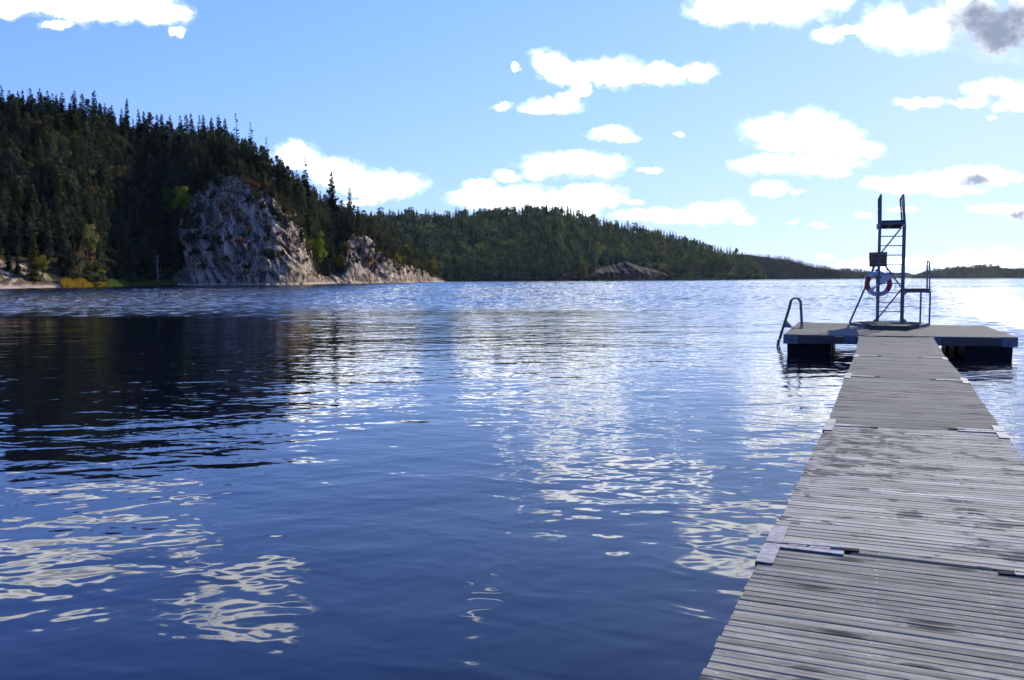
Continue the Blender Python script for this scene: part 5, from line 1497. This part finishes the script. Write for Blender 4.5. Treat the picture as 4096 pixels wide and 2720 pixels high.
def far_hill(name, u0, u1, du, Y0f, depth, sky_u, sky_y, trees_px, label, mat, rows=14, gain=0.75):
    """a hill whose skyline (tree tops) is sky_y; returns a function giving ground points"""
    us = np.arange(u0, u1 + du, du); y0 = np.interp(us, *Y0f); sk = np.interp(us, sky_u, sky_y)
    f = np.linspace(0, 1, rows)
    ug_, fg_ = np.meshgrid(us, f, indexing='ij'); Yg = np.repeat(y0[:, None], rows, 1) + fg_ * depth
    tp = np.interp(us, *trees_px) if isinstance(trees_px, tuple) else np.full(len(us), trees_px)
    zr_ = np.maximum(0.3, elevs(us, sk + tp, y0 + depth))
    zg = zr_[:, None] * (fg_ ** gain) + 0.4
    zg[:, 0] = -0.5
    zg += fbm(np.stack([xs_of(ug_, Yg) * 0.01, Yg * 0.01, zg * 0], -1), 3, 13) * np.minimum(zg * 0.08, 3.0)
    Xg = xs_of(ug_, Yg)
    Vv = np.stack([Xg, Yg, zg], -1)
    # back slope down again
    bk = Vv[:, -1:].copy(); bk[..., 1] += depth; bk[..., 0] *= (bk[..., 1] / Vv[:, -1:, 1]); bk[..., 2] = -1.0
    Vv = np.concatenate([Vv, bk], 1)
    n0, n1 = Vv.shape[:2]; ii = np.arange(n0 * n1).reshape(n0, n1)
    qd = np.stack([ii[:-1, :-1], ii[1:, :-1], ii[1:, 1:], ii[:-1, 1:]], -1).reshape(-1, 4)
    o = np_mesh(name, Vv.reshape(-1, 3), qd, mat, smooth=True); tag(o, label, None, None, 'structure')
    def ground(u, ff):
        i = min(n0 - 2, max(0, int((u - u0) / du))); j = min(rows - 2, int(ff * (rows - 1))); g = ff * (rows - 1) - j
        return Vv[i, j] * (1 - g) + Vv[i, j + 1] * g
    return ground

# middle hill across the bay
S2U = [1500 + z / 1.4756 for z in (-60, 0, 200, 400, 560, 760, 850, 1100, 1240, 1350, 1500, 1620, 1720, 1800, 1900, 2050, 2150, 2200, 2260, 2290, 2320)]
S2Y = [688 + z / 1.4756 for z in (205, 195, 190, 198, 186, 170, 166, 172, 208, 240, 276, 290, 315, 340, 362, 408, 432, 462, 505, 560, 605)]
TP2 = ([1450, 2200, 2600, 2900, 3000, 3080], [66, 64, 58, 50, 44, 20])
g2 = far_hill('hill', 1430, 3072, 12, ([1400, 1771, 2232, 2693, 3065], [960, 980, 1080, 1330, 1500]), 210, S2U, S2Y, TP2, 'long wooded hill across the bay in the middle distance', MAT_GROUND_FAR, 16, 0.85)
HR = random.Random(21); tr2 = []
def rock2(u, ff): return 2356 < u < 2690 and ff < np.interp(u, [2356, 2400, 2500, 2560, 2690], [0.05, 0.15, 0.19, 0.16, 0.03])
for _ in range(4600):
    u = HR.uniform(1440, 3070); ff = HR.random() ** 1.15
    if rock2(u, ff): continue
    p = g2(u, max(0.015, ff)).copy()
    big = np.interp(u, [2600, 3060], [1.0, 0.62])
    hgt = HR.gauss(19, 3.2) * big
    ylim = np.interp(u, S2U, S2Y) + (HR.uniform(-9, 42) + 8 * math.sin(u * 0.021) * math.sin(u * 0.057 + 1)) * big; hgt = min(hgt, elev(u, ylim, p[1]) - p[2])
    if hgt < 4: continue
    pat = float(vnoise(np.array([u * 0.012, ff * 7.0, 5.0]))) + 0.5 * float(vnoise(np.array([u * 0.04, ff * 20.0, 9.0])))  # sunlit patches put into the colour as clusters of light green trees
    r_ = HR.random() - max(0.0, pat - 0.12) * 1.1; dec = (0.07 if u < 2500 else 0.17) + (0.25 if (ff < 0.35 and u > 2700) else 0) + (0.10 if ff < 0.12 else 0)
    if r_ < dec: tr2.append((p, hgt * 0.72, HR.choice([(0.16, 0.19, 0.05), (0.20, 0.21, 0.05), (0.13, 0.155, 0.05)]), LOWB, 0.95))
    else: tr2.append((p, hgt, HR.choice([(0.072, 0.096, 0.036), (0.090, 0.114, 0.038), (0.058, 0.080, 0.034), (0.125, 0.140, 0.042)]), LOWS if HR.random() < 0.78 else LOWP, HR.uniform(0.95, 1.3)))
forest('forest', tr2, 'dark spruce forest covering the middle hill across the bay', 6)
# light green broadleaved trees that stand out of it
def q3(x, y): return 1500 + x / 1.4756, 700 + y / 1.4756
for x, y, hp, c_ in ((650, 350, 40, C_LIME), (680, 360, 44, C_LIME), (715, 355, 40, (0.14, 0.18, 0.03)), (465, 305, 30, C_LIME), (740, 260, 36, (0.10, 0.13, 0.03)), (1005, 370, 52, (0.12, 0.15, 0.03)), (980, 380, 40, (0.10, 0.12, 0.03)), (1245, 360, 56, (0.08, 0.11, 0.04)), (1280, 370, 58, (0.08, 0.11, 0.04)),
                     (1105, 350, 48, (0.10, 0.12, 0.04)), (1155, 260, 34, (0.12, 0.12, 0.03)), (850, 310, 36, (0.09, 0.12, 0.03)), (725, 310, 30, C_LIME), (1650, 360, 34, (0.10, 0.13, 0.03)), (1510, 320, 30, (0.10, 0.12, 0.03)), (1230, 530, 80, (0.12, 0.10, 0.035)), (900, 400, 46, (0.06, 0.085, 0.035)),
                     (640, 225, 30, (0.09, 0.11, 0.03)), (810, 235, 24, (0.09, 0.11, 0.03)), (300, 225, 26, (0.08, 0.10, 0.03))):
    px, py = q3(x, y + hp * 0.3)
    # walk up the slope to the point seen there
    best = None
    for ff in np.linspace(0.02, 1, 60):
        p = g2(px, ff); yy_ = proj(p)[1]
        if yy_ < py + hp * 0.7: best = p; break
    if best is None: best = g2(px, 1.0)
    plant('broad', best + np.array([0, -4.0, 0]), hp * 1.15 / 1.4756 / F * best[1] * 1.2, c_, 'light green leafy tree standing out of the spruces on the middle hill', 'light trees on the middle hill', 1.1)
for x, y0_, y1_, c_ in ((1790, 610, 490, (0.075, 0.105, 0.03)), (1840, 612, 500, (0.07, 0.10, 0.028)), (1910, 612, 545, (0.09, 0.10, 0.035)), (1935, 600, 505, (0.06, 0.085, 0.028)), (1990, 612, 520, (0.045, 0.065, 0.024)), (2050, 612, 465, (0.05, 0.07, 0.024)), (2110, 614, 500, (0.042, 0.06, 0.022)),
                        (2170, 614, 500, (0.04, 0.055, 0.022)), (2230, 614, 515, (0.035, 0.05, 0.02)), (1860, 605, 470, (0.05, 0.07, 0.025)), (2265, 614, 545, (0.035, 0.05, 0.02)), (1740, 600, 540, (0.11, 0.10, 0.03)), (2010, 600, 460, (0.05, 0.07, 0.026))):
    px, py = q3(x, y0_); p = g2(px, 0.05); zt = elev(px, q3(x, y1_)[1], p[1])
    plant('broad', p, zt - p[2], c_, 'rounded leafy tree on the low shore at the right foot of the middle hill', 'leafy trees at the foot of the middle hill', 1.25)
for _ in range(70):
    u = TR.uniform(2200, 2720); p = g2(u, 0.0).copy(); p[2] = 0.0; p[1] -= TR.uniform(2, 9)
    if 2420 < u < 2640 and TR.random() < 0.5: continue
    plant('broad', p, TR.uniform(4, 11), TR.choice([(0.06, 0.075, 0.03), (0.09, 0.085, 0.035), (0.05, 0.06, 0.028)]), 'small leafy tree at the water edge by the dark crag of the middle hill', 'small trees by the crag', 1.2)
# grey crag at the foot of the middle hill
def crag(u0, u1, top, seed, lab):
    us = np.arange(u0, u1 + 3, 3.0); vs_ = np.linspace(0, 1, 22)
    a, b = np.meshgrid(us, vs_, indexing='ij')
    yt = np.interp(us, *top); Yb = np.interp(us, [1400, 1771, 2232, 2693, 3065], [960, 980, 1080, 1330, 1500]) - 4
    zt = elevs(us, yt, Yb + 14)
    Yq = np.repeat(Yb[:, None], 22, 1) + b ** 1.4 * 14; zq = zt[:, None] * b ** 0.85 - 0.3
    Xq = xs_of(a, Yq)
    dsp = ridged(np.stack([Xq * 0.06 + zq * 0.05, zq * 0.05, Yq * 0.02], -1), 4, seed) * 2.6 * np.sin(np.clip(b, 0.05, 1) * math.pi * 0.9)
    Vv = np.stack([Xq + dsp * 0.5, Yq - dsp * 1.6, zq + dsp * 0.2], -1); n0, n1 = a.shape; ii = np.arange(n0 * n1).reshape(n0, n1)
    o = np_mesh('cliff', Vv.reshape(-1, 3), np.stack([ii[:-1, :-1], ii[1:, :-1], ii[1:, 1:], ii[:-1, 1:]], -1).reshape(-1, 4), MAT_CRAG, smooth=True)
    tag(o, lab, None, None, 'structure')
crag(2350, 2696, ([2350, 2380, 2440, 2500, 2540, 2580, 2640, 2670, 2696], [1110, 1078, 1062, 1046, 1060, 1070, 1084, 1100, 1115]), 61, 'dark grey crag at the foot of the middle hill')
crag(2222, 2326, ([2222, 2240, 2270, 2300, 2326], [1114, 1092, 1088, 1098, 1114]), 62, 'small grey crag left of the larger one under the middle hill')

# ridges on the far side of the lake
def z4(x, y): return 3050 + x / 2.0631, 720 + y / 2.0631
def curve(pts): return [z4(*p)[0] for p in pts], [z4(*p)[1] for p in pts]
def far_wood(gr, u0, u1, n, sky, hmean, cols, shapes, label, seed, Ypx=6, keep=lambda u, f: True, wd=1.2):
    hr = random.Random(seed); L_ = []
    for _ in range(n):
        u = hr.uniform(u0, u1); ff = hr.random() ** 1.3
        if not keep(u, ff): continue
        p = gr(u, max(0.03, ff)).copy(); hg = hr.gauss(hmean, hmean * 0.3)
        ylim = np.interp(u, *sky) + hr.uniform(-5.5, 9) + 2.0 * math.sin(u * 0.11) * math.sin(u * 0.031); hg = min(hg, elev(u, ylim, p[1]) - p[2])
        if hg < 2.5: continue
        b = hr.random() < 0.3
        L_.append((p, hg, hr.choice(cols), LOWB if (b and shapes) else LOWS, wd))
    forest('forest', L_, label, seed)
S3 = curve([(-120, 600), (0, 618), (100, 628), (190, 632), (250, 648), (300, 660), (360, 680), (420, 692), (480, 705), (540, 722), (600, 745)])
g3 = far_hill('hill', 2930, 3360, 8, ([2900, 3400], [2100, 2100]), 160, S3[0], S3[1], 14, 'dark wooded ridge beyond the middle hill', MAT_GROUND_FAR, 8)
far_wood(g3, 2930, 3350, 1700, S3, 19, [(0.036, 0.050, 0.032), (0.042, 0.056, 0.034)], False, 'dark blue green forest on the ridge beyond the middle hill', 31)
S4 = curve([(500, 700), (560, 712), (640, 722), (700, 725), (760, 732), (860, 742), (920, 752), (1000, 775), (1080, 800)])
g4 = far_hill('hill', 3290, 3580, 8, ([3200, 3600], [2500, 2500]), 160, S4[0], S4[1], 11, 'low sunlit ridge behind the lifebuoy', MAT_GROUND_FAR, 8)
far_wood(g4, 3295, 3575, 700, S4, 13, [(0.085, 0.10, 0.036), (0.10, 0.11, 0.04), (0.06, 0.078, 0.034)], True, 'mixed green wood on the low ridge behind the lifebuoy', 32)
S6 = curve([(820, 800), (900, 772), (980, 760), (1060, 757), (1100, 764), (1150, 758), (1200, 760), (1235, 772), (1260, 776), (1290, 765), (1340, 762), (1420, 780)])
g6 = far_hill('hill', 3440, 3740, 6, ([3400, 3800], [5200, 5200]), 500, S6[0], S6[1], 1.5, 'pale blue ridge on the horizon seen in the gap between the nearer shores', MAT_GROUND_FAR, 6)
S5 = curve([(1235, 800), (1262, 785), (1290, 770), (1320, 765), (1370, 745), (1440, 728), (1500, 720), (1580, 707), (1660, 700), (1750, 692), (1850, 684), (1940, 682), (1955, 690), (1962, 712), (2000, 716), (2080, 720), (2158, 720), (2260, 700), (2500, 680)])
TP5 = ([3640, 3700, 3960, 4010, 4060, 4200], [9, 13, 14, 4, 6, 12])
g5 = far_hill('hill', 3648, 4250, 8, ([3600, 4300], [2600, 2300]), 260, S5[0], S5[1], TP5, 'long low hill with a clearing on the far right shore', MAT_CLEAR, 10)
def keep5(u, f):
    if u < 3880: return True
    if u > 4030: return f < 0.55 or HR.random() < 0.3
    line = np.interp(u, [3880, 3990], [0.25, 0.9])
    return f > line and u < 4004
far_wood(g5, 3652, 4240, 2000, S5, 14, [(0.048, 0.062, 0.034), (0.056, 0.072, 0.034), (0.08, 0.095, 0.038)], True, 'wood with lighter patches on the hill along the far right shore', 33, keep=keep5)
hr5 = random.Random(4); bl = []
for _ in range(520):
    u = hr5.uniform(3840, 4100); p = g5(u, hr5.uniform(0.03, 0.8)); bl.append((p, hr5.uniform(3, 6), hr5.choice([(0.06, 0.075, 0.024), (0.08, 0.085, 0.03), (0.045, 0.06, 0.022)]), LOWB, 1.3))
tag(forest('undergrowth', bl, 'scattered young birches in the clearing on the far right hill', 35), cat='undergrowth')
for x, yt, lab, kd in ((1968, 683, 'lone tall thin pine at the upper left corner of the far clearing', 'pine'), (1988, 680, 'second lone pine in the far clearing, beside the first', 'pine'), (2133, 688, 'dark lone tree at the right edge of the photo on the far hilltop', 'pine')):
    px = z4(x, yt)[0]; p = g5(px, 0.97); zt = elev(px, z4(x, yt)[1], p[1])
    plant(kd, p, zt - p[2], (0.03, 0.04, 0.02), lab, None, 1.0)

# ------------------------------------------------------------------ reeds and tall grass
def reeds(name, spots, n, hgt, cols, label, seed, w=0.10):
    rng = np.random.default_rng(seed); vs, ts = [], []
    for _ in range(n):
        p = spots(rng); h_ = hgt * rng.uniform(0.45, 1.1) * (0.62 + 0.75 * abs(float(vnoise(np.array([p[0] * 0.22, p[1] * 0.22, 3.0])))) + 0.25 * math.sin(p[0] * 0.9)); a = rng.uniform(0, math.pi)
        d = np.array([math.cos(a), math.sin(a) * 0.4, 0]) * w * rng.uniform(0.5, 1.4); l_ = np.array([rng.normal(0, 0.18), rng.normal(0, 0.12), 0]) * h_
        b = p - np.array([0, 0, 0.4])
        vs += [b - d, b + d, b + d * 0.8 + np.array([0, 0, h_ * 0.65]) + l_ * 0.5, b + np.array([0, 0, h_ + 0.4]) + l_]
        c = np.array(cols[rng.integers(len(cols))]) * rng.uniform(0.7, 1.3); ts += [c] * 4
    V_ = np.array(vs); o = np_mesh(name, V_, np.arange(len(V_)).reshape(-1, 4), MAT_FAR, tint=np.array(ts))
    return tag(o, label, 'reeds', None, 'stuff')
def strip(u0, u1, s0, s1):
    def f(rng):
        u = rng.uniform(u0, u1); Y = np.interp(u, UU, Y0) + rng.uniform(s0, s1); return np.array([xs_of(u, Y), Y, max(0.0, zat(u, Y - np.interp(u, UU, Y0))[2] if s1 > 0 else 0)], float)
    return f
reeds('grass', strip(246, 420, -1.5, 5.0), 4200, 1.7, [(0.34, 0.20, 0.022), (0.36, 0.25, 0.03), (0.28, 0.13, 0.02), (0.22, 0.20, 0.03)], 'orange yellow tall grass along the water edge right of the shore slab', 1)
reeds('reeds', strip(420, 708, -2.5, 3.5), 4800, 1.7, [(0.10, 0.16, 0.03), (0.13, 0.18, 0.035), (0.08, 0.12, 0.03), (0.16, 0.17, 0.05)], 'green reeds standing in the shallow water left of the cliff', 2)
def strip2(rng):
    u = rng.uniform(2690, 2900) if rng.random() < 0.4 else rng.uniform(2690, 2775); p = g2(u, 0.02); return np.array([p[0], p[1] - 8 - rng.uniform(0, 6), 0.0])
reeds('reeds', strip2, 1800, 4.2, [(0.16, 0.22, 0.03), (0.12, 0.17, 0.03), (0.20, 0.20, 0.05)], 'bright strip of reeds along the right foot of the middle hill', 3, 0.5)

# ------------------------------------------------------------------ haze
HZ = bpy.data.materials.new('thin_haze'); HZ.use_nodes = True; hn = NT(HZ.node_tree); hn.n.clear()
hv_ = hn.new('ShaderNodeVolumePrincipled'); hv_.inputs['Color'].default_value = (0.80, 0.90, 1.0, 1); hv_.inputs['Density'].default_value = 0.000014; hv_.inputs['Anisotropy'].default_value = 0.35
ho_ = hn.new('ShaderNodeOutputMaterial'); hn.l.new(hv_.outputs[0], ho_.inputs['Volume'])
hb = MB(); hb.hexa((0, 3400, 54.0), (4200, 0, 0), (0, 3800, 0), (0, 0, 56.5))
haze = hb.build('haze', HZ); tag(haze, 'thin pale haze lying over the lake', 'haze', None, 'stuff')
